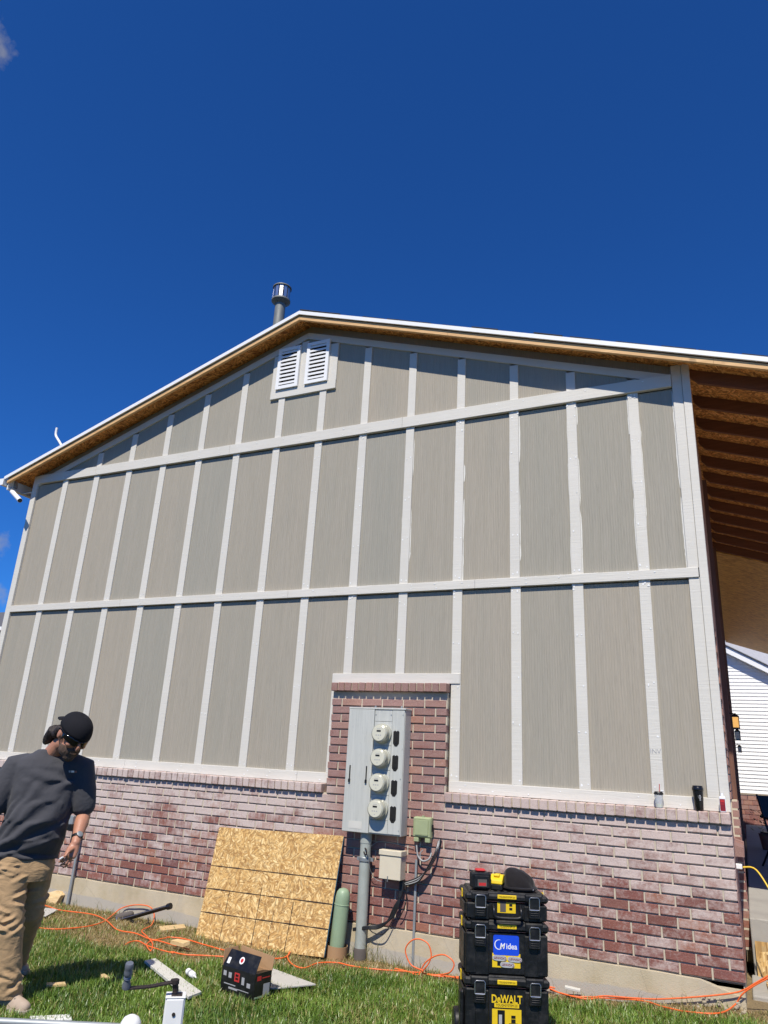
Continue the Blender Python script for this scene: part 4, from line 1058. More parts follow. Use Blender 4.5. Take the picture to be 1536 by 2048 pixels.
hose('air_hose', 'orange air hose lying in a wide loop around the nail gun', z1_([(150, 1395), (160, 1435), (220, 1455), (330, 1466), (450, 1460), (560, 1445), (640, 1418)]) + [tuple(q) for q in z1_([(690, 1380), (745, 1338), (830, 1318), (915, 1328), (945, 1375), (930, 1440), (870, 1475), (900, 1510), (935, 1555), (925, 1600), (900, 1560), (950, 1535), (1050, 1560), (1160, 1590)])])
hose('air_hose', 'thin orange hose ends tangled on dry grass left of the strand board', z1_([(770, 1560), (800, 1545), (850, 1540), (910, 1570), (990, 1595), (1060, 1612)]) + z2_([(420, 955), (500, 972), (620, 978), (740, 985)]))
hose('air_hose', 'orange air hose with upright loop beside the black tool boxes', [(790, 1937), (815, 1943), (835, 1950)] + z8_([(800, 1955), (830, 1890), (880, 1830), (980, 1772), (1080, 1765), (1165, 1825), (1182, 1890), (1130, 1965)], True) + z8_([(1000, 1990), (880, 1985), (1010, 2005), (1252, 2015)]) + [(950, 1958), (1000, 1963), (1060, 1966), (1110, 1976)])
hose('air_hose', 'orange hose stretched tight along the foundation to the house corner', [(1090, 1972)] + z5_([(-200, 1812), (0, 1830), (130, 1822), (330, 1837), (560, 1846), (900, 1826), (1150, 1798), (1250, 1768), (1330, 1720), (1435, 1660)]))
hose('air_hose', 'orange hose sagging over dry grass at the house corner', [(1100, 1980)] + z5_([(-60, 1842), (100, 1838), (350, 1852), (480, 1872), (560, 1900), (660, 1925), (760, 1945), (960, 1963), (1080, 1950), (1170, 1890), (1230, 1805), (1330, 1735), (1435, 1680)]))

# ------------------------------------------------------------------ stack of tool boxes
TBW, TBD = .545, .36
F_ = CAM + ray(1014, 1786) * 4.74
TBA = math.radians(26.0); TBO = Vector((F_.x - math.sin(TBA) * .18, F_.y + math.cos(TBA) * .18, 0))
def toolbox(z, h, label, deep=False, name='tool_box'):
    t = thing(name, label, 'tool box', (TBO.x, TBO.y, z), TBA, 'stacked black tool boxes')
    w, d = TBW / 2, TBD / 2; lid = .062 if h > .2 else .055; zb = h - lid
    m = MB(); m.cbox((-w + .016, -d + .022, .0), (w - .016, d - .02, zb), .012)
    for sx in (-1, 1):
        m.cbox((sx * (w - .045) - .035, -d + .008, .006), (sx * (w - .045) + .035, -d + .05, zb - .012), .008)      # corner columns
        m.cbox((sx * .175 - .062, -d + .012, .0), (sx * .175 + .062, -d + .04, zb - .02), .006)                       # latch columns
        m.cbox((sx * (w - .008) - .008, -d + .05, .02), (sx * (w - .008) + .008, d - .05, zb - .02), .005)
    m.build('body', 'black_plastic', t)
    m = MB(); m.cbox((-w, -d + .004, zb + .002), (w, d, h - .012), .012); m.cbox((-w + .03, -d + .02, h - .02), (w - .03, d - .02, h), .008)
    for sx in (-1, 1): m.cbox((sx * .175 - .058, -d - .004, zb + .004), (sx * .175 + .058, -d + .05, h - .004), .008)
    for q in range(5): m.cbox((-.09 + q * .045 - .012, -d + .05, h - .004), (-.09 + q * .045 + .012, d - .06, h + .003), .003)
    m.build('lid', 'black_plastic', t, bevel=.002)
    m = MB(); m.box((-w + .016, -d + .014, zb - .0005), (w - .016, -d + .03, zb + .0015)); m.build('gasket', 'far_brick', t)
    m = MB(); m.cbox((-.062, -d - .002, zb + .018), (.062, -d + .006, zb + .042), .002); m.build('name_strip', 'yellow_plastic', t)
    text('name_strip_lettering', 'TOUGHSYSTEM 2.0', .0125, 'dark_hole', t, (0, -d - .0024, zb + .030), (math.radians(90), 0, 0), .95)
    for sx in (-1, 1):
        x = sx * .175
        la = MB(); la.cbox((x - .036, -d - .016, zb - .088), (x + .036, -d + .010, zb + .036), .006)
        for q in range(4): la.cbox((x - .026, -d - .020, zb - .07 + q * .012), (x + .026, -d - .014, zb - .064 + q * .012), .002)
        lo = la.build('latch', 'black_plastic', t)
        m = MB(); P = [(x - .032, -d - .019, zb - .035), (x - .032, -d - .021, zb + .028), (x - .024, -d - .021, zb + .038), (x + .024, -d - .021, zb + .038), (x + .032, -d - .021, zb + .028), (x + .032, -d - .019, zb - .035)]
        m.tube(P, .0028, 8); m.build('wire_bail', 'bright_steel', lo, .6)
        m = MB(); m.tube([(x - .03, -d - .018, zb - .035), (x + .03, -d - .018, zb - .035)], .004, 8); m.build('hinge_pin', 'bright_steel', lo, .6)
    for sx in (-1, 1):
        m = MB(); m.cbox((sx * w - .004, -.02, zb - .005), (sx * w + .0025, .02, h - .012), .001); m.build('side_clip', 'yellow_plastic', t)
    return t, zb, d
gz = hgt(TBO.x, TBO.y)
H3, H2, H1_ = .405, .312, .165
zt = F_.z                                   # top of the stack above sea of grass
z1b = zt - H1_; z2b = z1b - H2; z3b = z2b - H3
t1, zb1, dd = toolbox(z1b, H1_, 'shallow black tool box with front handle, topmost of the stack')
t2, zb2, dd = toolbox(z2b, H2, 'black tool box with blue sticker, middle of the stack')
t3, zb3, dd = toolbox(z3b, H3, 'deep black rolling tool box at the bottom of the stack')
# handle of the top box
m = MB(); m.tube(smoothpath([(-.088, -dd + .01, zb1 - .02), (-.088, -dd - .022, zb1 - .045), (-.08, -dd - .025, zb1 - .082), (0, -dd - .027, zb1 - .088), (.08, -dd - .025, zb1 - .082), (.088, -dd - .022, zb1 - .045), (.088, -dd + .01, zb1 - .02)]), .009, 10); m.build('handle', 'black_plastic', t1, .7)
def dec(t, x0, z0, x1, z1, mat, nm, dep=.0225, r=.0):
    m = MB(); m.box((x0, -dd + dep - .0016, z0), (x1, -dd + dep - .0002, z1)); return m.build(nm, mat, t)
dec(t1, -.06, zb1 - .066, .06, zb1 - .004, 'yellow_plastic', 'picture_label'); dec(t1, -.042, zb1 - .06, -.004, zb1 - .004, 'far_wall_dark', 'picture', .0212); dec(t1, .018, zb1 - .026, .038, zb1 - .012, 'black_plastic', 'picture', .0212); dec(t1, .018, zb1 - .048, .038, zb1 - .034, 'black_plastic', 'picture', .0212)
# stickers of the middle box
b2 = zb2
dec(t2, -.092, b2 - .205, .088, b2 - .125, 'yellow_plastic', 'picture_label')
dec(t2, -.06, b2 - .195, -.035, b2 - .14, 'black_plastic', 'picture', .0214)
m = MB()
pts = []; x0, x1, z0, z1, rr = -.086, .080, b2 - .135, b2 - .022, .012
for cx, cz, a0 in ((x1 - rr, z1 - rr, 0), (x0 + rr, z1 - rr, 90), (x0 + rr, z0 + rr, 180), (x1 - rr, z0 + rr, 270)):
    for q in range(5): a = math.radians(a0 + q * 22.5); pts.append((cx + rr * math.cos(a), -dd + .0195, cz + rr * math.sin(a)))
m.prism(pts, (0, .0012, 0)); m.build('blue_sticker', 'blue_sticker', t2)
text('sticker_lettering', 'idea', .046, 'white_print', t2, (.032, -dd + .0188, b2 - .085), (math.radians(90), 0, 0), .95, bold=.0006)
text('sticker_lettering', 'M', .046, 'white_print', t2, (-.030, -dd + .0188, b2 - .085), (math.radians(90), 0, 0), .9, shear=.25, bold=.0006)
m = MB(); ring = []
for q in range(23):
    a = math.radians(70 + q * 11); wv = .0022 * math.sin(math.pi * (q + .5) / 23) + .0007
    ring.append(((-.049 + (.027 + wv) * math.cos(a), -dd + .0190, b2 - .076 + (.027 + wv) * math.sin(a)), (-.049 + (.027 - wv) * math.cos(a), -dd + .0190, b2 - .076 + (.027 - wv) * math.sin(a))))
m.add([p for ab in ring for p in ab], [(2 * i, 2 * i + 1, 2 * i + 3, 2 * i + 2) for i in range(22)]); m.build('sticker_ring', 'white_print', t2)
for (bx, bz, ra) in ((-.046, -.152, .04), (.052, -.156, .05), (.004, -.188, .02)):
    m = MB(); n = 28; pts = []
    for q in range(n):
        a = 2 * math.pi * q / n; cc, ss = math.cos(a), math.sin(a)
        pts.append((.046 * abs(cc) ** .6 * (1 if cc > 0 else -1), 0, .016 * abs(ss) ** .8 * (1 if ss > 0 else -1)))
    m.prism(pts, (0, .002, 0)); o = m.build('badge', 'silver_badge', t2, bevel=.0006); o.location = (bx, -dd + .0165, b2 + bz); o.rotation_euler = (0, ra, 0)
    text('badge_lettering', 'LENNOX', .0165, 'dark_red', o, (-.003, -.0008, 0), (math.radians(90), 0, 0), 1.0, shear=.2)
    mm = MB(); mm.tube([(.034, -.0006, .009), (.039, -.0006, .005), (.041, -.0006, 0), (.039, -.0006, -.005), (.033, -.0006, -.009)], .0013, 6); mm.build('badge_swoosh', 'dark_red', o)
# lettering of the bottom box
b3 = zb3
text('maker_lettering', 'DeWALT', .062, 'yellow_plastic', t3, (0, -dd + .0208, b3 - .068), (math.radians(90), 0, 0), .78, bold=.0016)
dec(t3, -.078, b3 - .112, .078, b3 - .088, 'yellow_plastic', 'series_strip')
text('series_lettering', 'TOUGHSYSTEM 2.0', .0185, 'dark_hole', t3, (0, -dd + .0204, b3 - .100), (math.radians(90), 0, 0), .86)
dec(t3, -.092, b3 - .29, .092, b3 - .120, 'yellow_plastic', 'picture_label'); dec(t3, -.058, b3 - .27, -.012, b3 - .126, 'black_plastic', 'picture', .0214); dec(t3, -.05, b3 - .2, -.03, b3 - .15, 'silver_badge', 'picture', .0206)
dec(t3, .028, b3 - .168, .055, b3 - .152, 'black_plastic', 'picture', .0214); dec(t3, .028, b3 - .192, .055, b3 - .172, 'black_plastic', 'picture', .0214); dec(t3, .014, b3 - .197, .07, b3 - .194, 'black_plastic', 'picture', .0214)
for sx in (-1, 1):
    m = MB(); R = Matrix.Translation((sx * (TBW / 2 + .012), .09, .07)) @ Matrix.Rotation(math.radians(90), 4, 'Y')
    m.lathe([(.02, -.022), (.082, -.022), (.088, -.015), (.088, .015), (.082, .022), (.02, .022)], 24, R); m.build('wheel', 'black_plastic', t3, .7)
m = MB(); m.cbox((-TBW / 2 - .022, -.165, .02), (-TBW / 2 + .004, -.09, H3 - .09), .01); m.build('side_rail', 'black_plastic', t3)
RT = Matrix.Translation((TBO.x, TBO.y, 0)) @ Matrix.Rotation(TBA, 4, 'Z')
# batteries and hat on the top box
def on_top(x, y, dz=.003): return RT @ Vector((x, y, zt + dz))
ba = thing('battery_pack', 'black and red battery pack standing on the top tool box', 'battery', on_top(-.165, -.10), TBA + .1)
m = MB(); m.cbox((-.060, -.045, 0), (.060, .05, .105), .010); m.cbox((-.052, -.054, .012), (.052, -.044, .09), .006); m.build('body', 'black_plastic', ba)
for q in range(4):
    m = MB(); m.cbox((-.064, -.04 + q * .022, .012), (.064, -.030 + q * .022, .098), .004); m.build('rib', 'black_plastic', ba)
m = MB(); m.cbox((-.034, -.022, .1045), (.034, .035, .124), .009); m.build('terminal_block', 'red_plastic', ba)
m = MB(); m.box((-.022, -.0552, .028), (.026, -.0542, .046)); m.build('red_label', 'red_plastic', ba)
m = MB(); m.box((-.03, -.0550, .024), (.032, -.0541, .066)); m.build('label_panel', 'far_wall_dark', ba)
yb = thing('battery_pack', 'yellow and black battery pack between the red battery and the hat', 'battery', on_top(-.045, -.07), TBA - .35)
m = MB(); m.cbox((-.040, -.055, 0), (.040, .06, .036), .006); m.build('base', 'black_plastic', yb)
m = MB(); m.prism([(-.042, -.055, .037), (-.042, .062, .037), (-.042, .062, .085), (-.042, .0, .092), (-.042, -.05, .062)], (.084, 0, 0)); m.build('case', 'yellow_plastic', yb, bevel=.006)
m = MB(); m.cbox((-.020, -.035, .078), (.020, .03, .094), .005); m.build('rail', 'yellow_plastic', yb)
m = MB()
for q in range(4): m.box((-.022 + q * .013, -.057, .008), (-.014 + q * .013, -.0548, .036))
m.build('terminals', 'dark_hole', yb)
hat = thing('knit_hat', 'rumpled dark knit hat lying on the top tool box', 'hat', on_top(.105, -.04), TBA)
m = MB()
n1, n2 = 20, 36; vs = []
for i in range(n1 + 1):
    th = math.pi / 2 * i / n1
    for q in range(n2):
        ph = 2 * math.pi * q / n2
        r = math.cos(th) ** .62 * (1 + .05 * math.sin(3 * ph + 1) + .03 * math.sin(5 * ph + th * 3))
        z = .125 * math.sin(th) ** .85 * (1 + .16 * math.cos(ph - 2.6) * math.cos(th) ** .5) - .022 * math.exp(-((ph - 4.5) ** 2) * 3) * math.sin(2 * th) + .004 * math.sin(5 * ph + 4 * th) * math.cos(th)
        vs.append((.108 * r * math.cos(ph) - .015 * math.sin(th), .095 * r * math.sin(ph), max(z, 0)))
m.add(vs, [(i * n2 + q, i * n2 + (q + 1) % n2, (i + 1) * n2 + (q + 1) % n2, (i + 1) * n2 + q) for i in range(n1) for q in range(n2)]); m.build('crown', 'beanie', hat, True)
m = MB(); m.tube([(.108 * math.cos(a) * (1 + .03 * math.sin(3 * a)), .097 * math.sin(a), .016) for a in [i * 2 * math.pi / 30 for i in range(31)]], [(.009, .017)] * 31, 8, up=(0, 0, 1)); m.build('cuff', 'beanie', hat, True)
m = MB(); m.box((.045, -.0965, .012), (.068, -.0945, .019), Matrix.Rotation(.25, 4, 'Z') @ Matrix.Translation((-.01, -.007, 0))); m.build('hat_tag', 'grey_print', hat)

# ------------------------------------------------------------------ trailer jack and rail in the foreground
JD = 2.35
def jp(px, py, d=0.0): return atd(px, py, JD + d)
jb = jp(352, 1990)
jk = thing('trailer_jack', 'white trailer jack post with rusty crank arm and grey grip handle', 'trailer jack', (jb.x, jb.y, hgt(jb.x, jb.y)))
J0 = jk.location.copy()
def jl(p): return Vector(p) - J0
ang = math.radians(38)
RJ = Matrix.Rotation(ang, 4, 'Z')
topz = jb.z - J0.z
m = MB(); m.cbox((-.031, -.031, .12), (.031, .031, topz), .006, RJ); m.build('post', 'white_paint', jk)
m = MB(); m.cbox((-.026, -.026, .0), (.026, .026, .12), .004, RJ); m.cbox((-.09, -.09, -.01), (.09, .09, .012), .004, RJ); m.build('foot', 'galvanised', jk)
m = MB(); m.cbox((-.0315, -.0315, topz - .0015), (.0315, .0315, topz + .0015), .001, RJ); m.build('top_plate', 'white_paint', jk)
m = MB(); m.cbox((-.014, -.020, topz + .0014), (.020, .016, topz + .004), .001, RJ); m.build('washer', 'rust_black', jk)
hole = jl(jp(352, 2011, -.0335)); m = MB(); m.lathe([(.0055, -.004), (.0055, .004)], 12, Matrix.Translation((RJ @ Vector((.0, -.0305, topz - .045)))) @ RJ @ Matrix.Rotation(math.radians(90), 4, 'X')); m.build('bolt_hole', 'rust_black', jk)
a, b, c2 = jl(jp(352, 1976, -.0)), jl(jp(350, 1963, -.0)), jl(jp(252, 1977, -.06))
m = MB(); m.tube([a + Vector((0, 0, -.01)), b + Vector((0, 0, .006))], .0095, 12); m.lathe([(.014, -.006), (.014, .006)], 14, Matrix.Translation(b)); m.build('crank_shaft', 'rust_black', jk, .6)
m = MB(); m.tube([b, b.lerp(c2, .5) + Vector((0, 0, -.004)), c2], [(.005, .011), (.005, .010), (.005, .011)], 10, up=(0, 0, 1)); m.build('crank_arm', 'rust_black', jk, .6)
ax = (jl(jp(259, 1930, -.06)) - c2).normalized(); Rg = Vector((0, 0, 1)).rotation_difference(ax).to_matrix().to_4x4()
m = MB(); m.lathe([(.0135, 0), (.0165, .004), (.0165, .018), (.0125, .034), (.0125, .040), (.0155, .044), (.0135, .047), (.0155, .050), (.0135, .053), (.0165, .058), (.0175, .068), (.0160, .076), (.0165, .086), (.0172, .089), (.0165, .102), (.0145, .107), (.001, .108)], 24, Matrix.Translation(c2) @ Rg @ Matrix.Diagonal((.78, .78, .76, 1))); m.build('grip', 'rubber_grip', jk, .5)

r0, r1 = atd(-40, 2041, 2.5), atd(215, 2053, 2.5)
rl_ = thing('trailer_rail', 'bare metal trailer rail crossing the lower left corner', 'rail', (r0.x, r0.y, hgt(r0.x, r0.y)))
R0 = rl_.location.copy(); dr = (r1 - r0).normalized()
m = MB(); m.tube([r0 - dr * .5 - R0, r1 + dr * .1 - R0], .0115, 10); m.build('rail', 'conduit_grey', rl_, .8)
for t_ in (-.3, .25):
    p = r0 + dr * t_ - R0; m = MB(); m.tube([p, Vector((p.x, p.y, -.02))], .011, 10); m.build('leg', 'conduit_grey', rl_, .8)
dm = atd(262, 2044, 2.45)
dk = thing('dust_cap', 'white rounded cap at the picture\'s bottom edge left of the jack', 'cap', (dm.x, dm.y, hgt(dm.x, dm.y)))
zz = dm.z - dk.location.z
m = MB(); m.lathe([(.034, zz - .06), (.036, zz - .02), (.033, zz), (.024, zz + .014), (.010, zz + .021), (.001, zz + .022)], 20); m.build('cap', 'white_paint', dk, .7)
m = MB(); m.lathe([(.022, -.02), (.022, zz - .058)], 14); m.build('post', 'galvanised', dk, .6)

# ------------------------------------------------------------------ the person
Y0 = -2.92
FW = Vector((.82, -.57, 0)).normalized(); LF = Vector((-FW.y, FW.x, 0)); UPV = Vector((0, 0, 1))
foot = at(20, 2024, -2.98); gzp = hgt(foot.x, foot.y)
pe = thing('person', 'person in black cap, sunglasses, grey T-shirt and tan work trousers walking past', 'person', (foot.x, foot.y, gzp))
P0_ = pe.location.copy()
def pp(px, py, dy=0.0): return at(px, py, Y0 + dy) - P0_
def ppart(m, name, mat, vox=None, sm=8, disp=None, parent=pe, smooth=True):
    o = m.build(name, mat, parent, smooth)
    if vox:
        r = o.modifiers.new('remesh', 'REMESH'); r.mode = 'VOXEL'; r.voxel_size = vox; r.use_smooth_shade = True
        s = o.modifiers.new('smooth', 'SMOOTH'); s.factor = .5; s.iterations = sm
    if disp:
        for k, (size, strength, typ) in enumerate(disp):
            tx = bpy.data.textures.new(name + '_folds%d' % k, typ)
            if typ == 'CLOUDS': tx.noise_scale = size; tx.noise_depth = 2
            else:
                tx.noise_scale = size
                try: tx.turbulence = 6
                except Exception: pass
            d = o.modifiers.new('folds', 'DISPLACE'); d.texture = tx; d.strength = strength; d.mid_level = .5; d.texture_coords = 'LOCAL'
    return o
def sect(c, rl, rf, lf=LF, fw=FW, n=24, e=.85):
    out = []
    for q in range(n):
        a = 2 * math.pi * q / n; cc, ss = math.cos(a), math.sin(a)
        out.append(c + lf * (rl * abs(cc) ** e * (1 if cc > 0 else -1)) + fw * (rf * abs(ss) ** e * (1 if ss > 0 else -1)))
    return out
def loft(m, secs):
    n = len(secs[0]); vs = [v for s in secs for v in s]; k = len(secs)
    fs = [(i * n + q, i * n + (q + 1) % n, (i + 1) * n + (q + 1) % n, (i + 1) * n + q) for i in range(k - 1) for q in range(n)]
    m.add(vs, fs + [tuple(range(n - 1, -1, -1)), tuple(range((k - 1) * n, k * n))])
neck = pp(101, 1503); pel = pp(52, 1712); chest = pp(92, 1560)
rsh, lsh = pp(36, 1530, -.14), pp(163, 1533, .15)
# body (skin): neck, head, torso core, arms, hands -> one continuous surface
bo_ = MB()
head_c = pp(146, 1471, -.03)
HF = Vector((.80, -.20, -.50)).normalized(); HL = (UPV.cross(HF).normalized() + UPV * -.10).normalized(); HU = HF.cross(HL).normalized()
HF = HF * 1.17; HL = HL * 1.17; HU = HU * 1.17
hc = head_c
bo_.ell(hc + HU * .015 - HF * .008, (HL * .078, HF * .098, HU * .105), 20, 14)
bo_.ell(hc + HF * .035 - HU * .055, (HL * .062, HF * .060, HU * .066), 16, 10)      # jaw
bo_.ell(hc + HF * .062 - HU * .10, (HL * .032, HF * .030, HU * .026), 12, 8)         # chin
bo_.limb([hc + HF * .094 + HU * .022, hc + HF * .112 - HU * .016, hc + HF * .108 - HU * .030], [.010, .014, .014], 10)   # nose
bo_.ell(hc + HF * .092 - HU * .063, (HL * .026, HF * .010, HU * .011), 10, 8)        # mouth
for s in (-1, 1):
    bo_.ell(hc + HL * (s * .079) - HF * .012 - HU * .006, (HL * .010, HF * .020, HU * .033), 12, 8)
    bo_.ell(hc + HL * (s * .040) + HF * .074 - HU * .018, (HL * .026, HF * .022, HU * .020), 10, 8)
bo_.limb([neck - UPV * .04, neck + (hc - neck) * .45, hc - HU * .05 - HF * .015], [.066, .060, .058], 16)
loft(bo_, [sect(neck - UPV * .02, .07, .06), sect(neck - UPV * .08, .16, .08), sect(chest, .17, .10), sect(pp(74, 1640), .16, .12), sect(pel, .15, .10)])
el_, wr_ = pp(168, 1628, .20), pp(151, 1686, .06)
bo_.limb([lsh, lsh.lerp(el_, .5), el_], [.060, .056, .047], 14)
bo_.limb([el_, el_.lerp(wr_, .35), el_.lerp(wr_, .75), wr_], [.047, .049, .036, .030], 14)
rel_ = pp(-22, 1625, -.24); rwr = pp(-55, 1700, -.20)
bo_.limb([rsh, rsh.lerp(rel_, .5), rel_], [.060, .055, .046], 14)
bo_.limb([rel_, rel_.lerp(rwr, .4), rwr], [.046, .046, .030], 14)
def hand(W, K, side, fing, thumb):
    d = (K - W).normalized(); s = side
    bo_.limb([W, W.lerp(K, .5), K], [(.030, .022), (.040, .021), (.042, .017)], 14)
    for root, mid, tip, r in fing: bo_.limb([root, mid, tip], [r, r * .92, r * .75], 10)
    bo_.limb(thumb, [.013, .0115, .009], 10)
K = pp(140, 1712, .02)
hand(wr_, K, None, [
    (pp(135, 1708, .00), pp(127, 1714, -.03), pp(121, 1720, -.02), .0095),
    (pp(137, 1713, .015), pp(128, 1721, -.015), pp(118, 1724, .00), .0098),
    (pp(140, 1717, .03), pp(132, 1727, .00), pp(121, 1730, .015), .0095),
    (pp(143, 1720, .045), pp(137, 1730, .02), pp(126, 1735, .035), .0088)],
    [pp(146, 1697, .03), pp(137, 1703, -.02), pp(131, 1712, -.045)])
rk = pp(-60, 1725, -.18)
hand(rwr, rk, None, [(rk + LF * (o_ * .02), rk + LF * (o_ * .021) - UPV * .04, rk + LF * (o_ * .019) + FW * .02 - UPV * .075, .0092) for o_ in (-1.5, -.5, .5, 1.5)], [rwr - UPV * .02 + LF * .03, rk + LF * .05, rk + LF * .055 - UPV * .03])
bodyo = ppart(bo_, 'body', 'skin', .0055, 4)
m = MB(); m.tube([pp(120, 1718, -.045), pp(126, 1714, -.04)], .006, 8); o = m.build('hand_nub', 'white_print', pe, .6); 
m = MB()
# beard: covers jaw and chin, a shell just outside the skin
m.ell(hc + HF * .038 - HU * .064, (HL * .064, HF * .062, HU * .064), 18, 12); m.ell(hc + HF * .066 - HU * .10, (HL * .038, HF * .034, HU * .033), 14, 10)
m.ell(hc + HF * .096 - HU * .047, (HL * .030, HF * .010, HU * .008), 10, 8)
ppart(m, 'beard', 'beard', .006, 2, [(.010, .006, 'CLOUDS')])
# hair: tied back, hanging behind the neck
m = MB(); back = hc - HF * .09 - HU * .03
m.limb([back + HU * .01, pp(106, 1463, -.06), pp(98, 1476, -.03), pp(91, 1484, .02)], [.048, .045, .040, .020], 14)
for s in (-1, 1): m.limb([hc + HL * (s * .070) - HF * .05 + HU * .0, hc + HL * (s * .06) - HF * .075 - HU * .05], [.026, .030], 10)
m.limb([hc + HL * .075 + HF * .02 + HU * .012, hc + HL * .074 + HF * .02 - HU * .03], [.010, .006], 8); m.limb([hc - HL * .075 + HF * .02 + HU * .012, hc - HL * .074 + HF * .02 - HU * .03], [.010, .006], 8)
ppart(m, 'hair', 'hair_dark', .007, 2, [(.018, .014, 'CLOUDS')])
# cap worn backwards
cap = MB(); n1, n2 = 10, 30; vs = []
CUa = (HU * .97 - HF * .02).normalized(); CFa = HL.cross(CUa) * -1
cc = hc + HU * .038 - HF * .004
for i in range(n1 + 1):
    th = math.pi / 2 * i / n1 * .999
    for q in range(n2):
        ph = 2 * math.pi * q / n2
        seam = 1 + .006 * abs(math.sin(3 * ph))
        vs.append(cc + HL * (.090 * seam * math.cos(th) ** .8 * math.cos(ph)) + HF * (.112 * seam * math.cos(th) ** .8 * math.sin(ph)) + HU * (.094 * math.sin(th) - .012 * math.sin(ph) * (1 - math.sin(th))))
cap.add(vs, [(i * n2 + q, i * n2 + (q + 1) % n2, (i + 1) * n2 + (q + 1) % n2, (i + 1) * n2 + q) for i in range(n1) for q in range(n2)])
co = cap.build('cap', 'cap_cloth', pe, True); s_ = co.modifiers.new('thick', 'SOLIDIFY'); s_.thickness = .004; s_.offset = 1
m = MB(); m.lathe([(.007, 0), (.006, .005), (.001, .006)], 10, Matrix.Translation(cc + HU * .094) @ UPV.rotation_difference(HU).to_matrix().to_4x4()); m.build('cap_button', 'cap_cloth', co, .6)
m = MB(); br = []
for q in range(13):
    a = math.pi * (q / 12) ; x = .072 * math.cos(a)
    br.append((cc - HF * (.098 - .02 * abs(math.cos(a)) ** 2) + HL * x + HU * .008, cc - HF * (.10 + .068 * math.sin(a) ** .7) + HL * x * 1.0 - HU * (.012 * math.sin(a)) + HU * .002 - HU * .010 * abs(math.cos(a))))
m.add([p for ab in br for p in ab], [(2 * i, 2 * i + 1, 2 * i + 3, 2 * i + 2) for i in range(12)]); bo2 = m.build('cap_brim', 'cap_cloth', co, True); s_ = bo2.modifiers.new('thick', 'SOLIDIFY'); s_.thickness = .004
m = MB(); m.tube([cc + HL * (.0915 * math.cos(a)) + HF * (.1135 * math.sin(a)) - HU * (.004 + .012 * math.sin(a)) for a in [i * 2 * math.pi / 40 for i in range(41)]], .003, 6); m.build('cap_band', 'cap_cloth', co, True)
# sunglasses
g = thing('sunglasses', '', ''); del g['label']; del g['category']; g.parent = pe
for s in (-1, 1):
    m = MB(); n = 10; vs = []
    for i in range(n + 1):
        for j in range(5):
            a = math.radians(8 + 66 * i / n) * s; v = (j / 4 - .5)
            hgt_ = .040 * (1 - .35 * (i / n) ** 2) * (1 if i > 0 else .55)
            vs.append(hc + HL * (.088 * math.sin(a)) + HF * (.106 * math.cos(a) + .004) + HU * (.014 + v * hgt_ - .006 * (i / n < .4)))
    m.add(vs, [(i * 5 + j, i * 5 + j + 1, (i + 1) * 5 + j + 1, (i + 1) * 5 + j) for i in range(n) for j in range(4)]); o = m.build('lens', 'lens_black', g, True); q_ = o.modifiers.new('thick', 'SOLIDIFY'); q_.thickness = .003
    m = MB(); m.tube([hc + HL * (s * .086) + HF * .032 + HU * .024, hc + HL * (s * .088) - HF * .01 + HU * .024, hc + HL * (s * .084) - HF * .04 + HU * .012], .0035, 6); m.build('temple', 'lens_black', g, .6)
m = MB(); m.tube([hc + HL * -.016 + HF * .110 + HU * .018, hc + HF * .116 + HU * .022, hc + HL * .016 + HF * .110 + HU * .018], .003, 6); m.build('bridge', 'lens_black', g, .6)
# shirt
def densify(secs, ns, nq):
    k = len(secs); n = len(secs[0]); out = []
    for i in range(ns):
        t = i / (ns - 1) * (k - 1); i0 = min(int(t), k - 2); f = t - i0; f_ = f * f * (3 - 2 * f); ring = []
        for q in range(nq):
            u = q / nq * n; q0 = int(u) % n; g_ = u - int(u)
            A = secs[i0][q0].lerp(secs[i0][(q0 + 1) % n], g_); B_ = secs[i0 + 1][q0].lerp(secs[i0 + 1][(q0 + 1) % n], g_); ring.append(A.lerp(B_, f_))
        out.append(ring)
    return out
def crease(rings, folds):              # folds: (t0, a0, half angle, tilt, width in t, depth)
    ns = len(rings); nq = len(rings[0])
    for i, ring in enumerate(rings):
        c = sum(ring, Vector()) / nq; t = i / (ns - 1)
        for q in range(nq):
            a = q / nq * 2 * math.pi; d = 0.0
            for t0, a0, ha, tilt, w, dp in folds:
                da = (a - a0 + math.pi) % (2 * math.pi) - math.pi
                if abs(da) < ha:
                    e = math.cos(da / ha * math.pi / 2) ** .7; x = (t - t0 - tilt * da) / w
                    if abs(x) < 3: d += dp * e * (math.exp(-x * x) - .75 * math.exp(-(x - 1.7) ** 2))
            r = ring[q] - c; L_ = r.length; ring[q] = c + r * ((L_ - d) / L_)
    return rings
def ringtube(pts, rs, ns=60, nq=40):
    secs = []
    for i in range(ns):
        t = i / (ns - 1) * (len(pts) - 1); i0 = min(int(t), len(pts) - 2); f = t - i0
        p = pts[i0].lerp(pts[i0 + 1], f); r = rs[i0] * (1 - f) + rs[i0 + 1] * f
        secs.append([p + LF * (r * math.cos(2 * math.pi * q / nq)) + FW * (r * math.sin(2 * math.pi * q / nq)) for q in range(nq)])
    return secs
rf = random.Random(5)
sh_ = MB()
hem = pp(50, 1700)
ts = [sect(neck + UPV * .012, .083, .074), sect(neck - UPV * .020, .125, .088), sect(neck - UPV * .055 - FW * .0, .205, .112), sect(neck.lerp(chest, .55), .228, .135), sect(chest, .222, .158),
      sect(pp(84, 1600) + FW * .01, .212, .170), sect(pp(73, 1640) + FW * .02, .212, .185), sect(pp(62, 1675) + FW * .012, .222, .186), sect(hem, .230, .176), sect(pp(46, 1714) , .232, .172)]
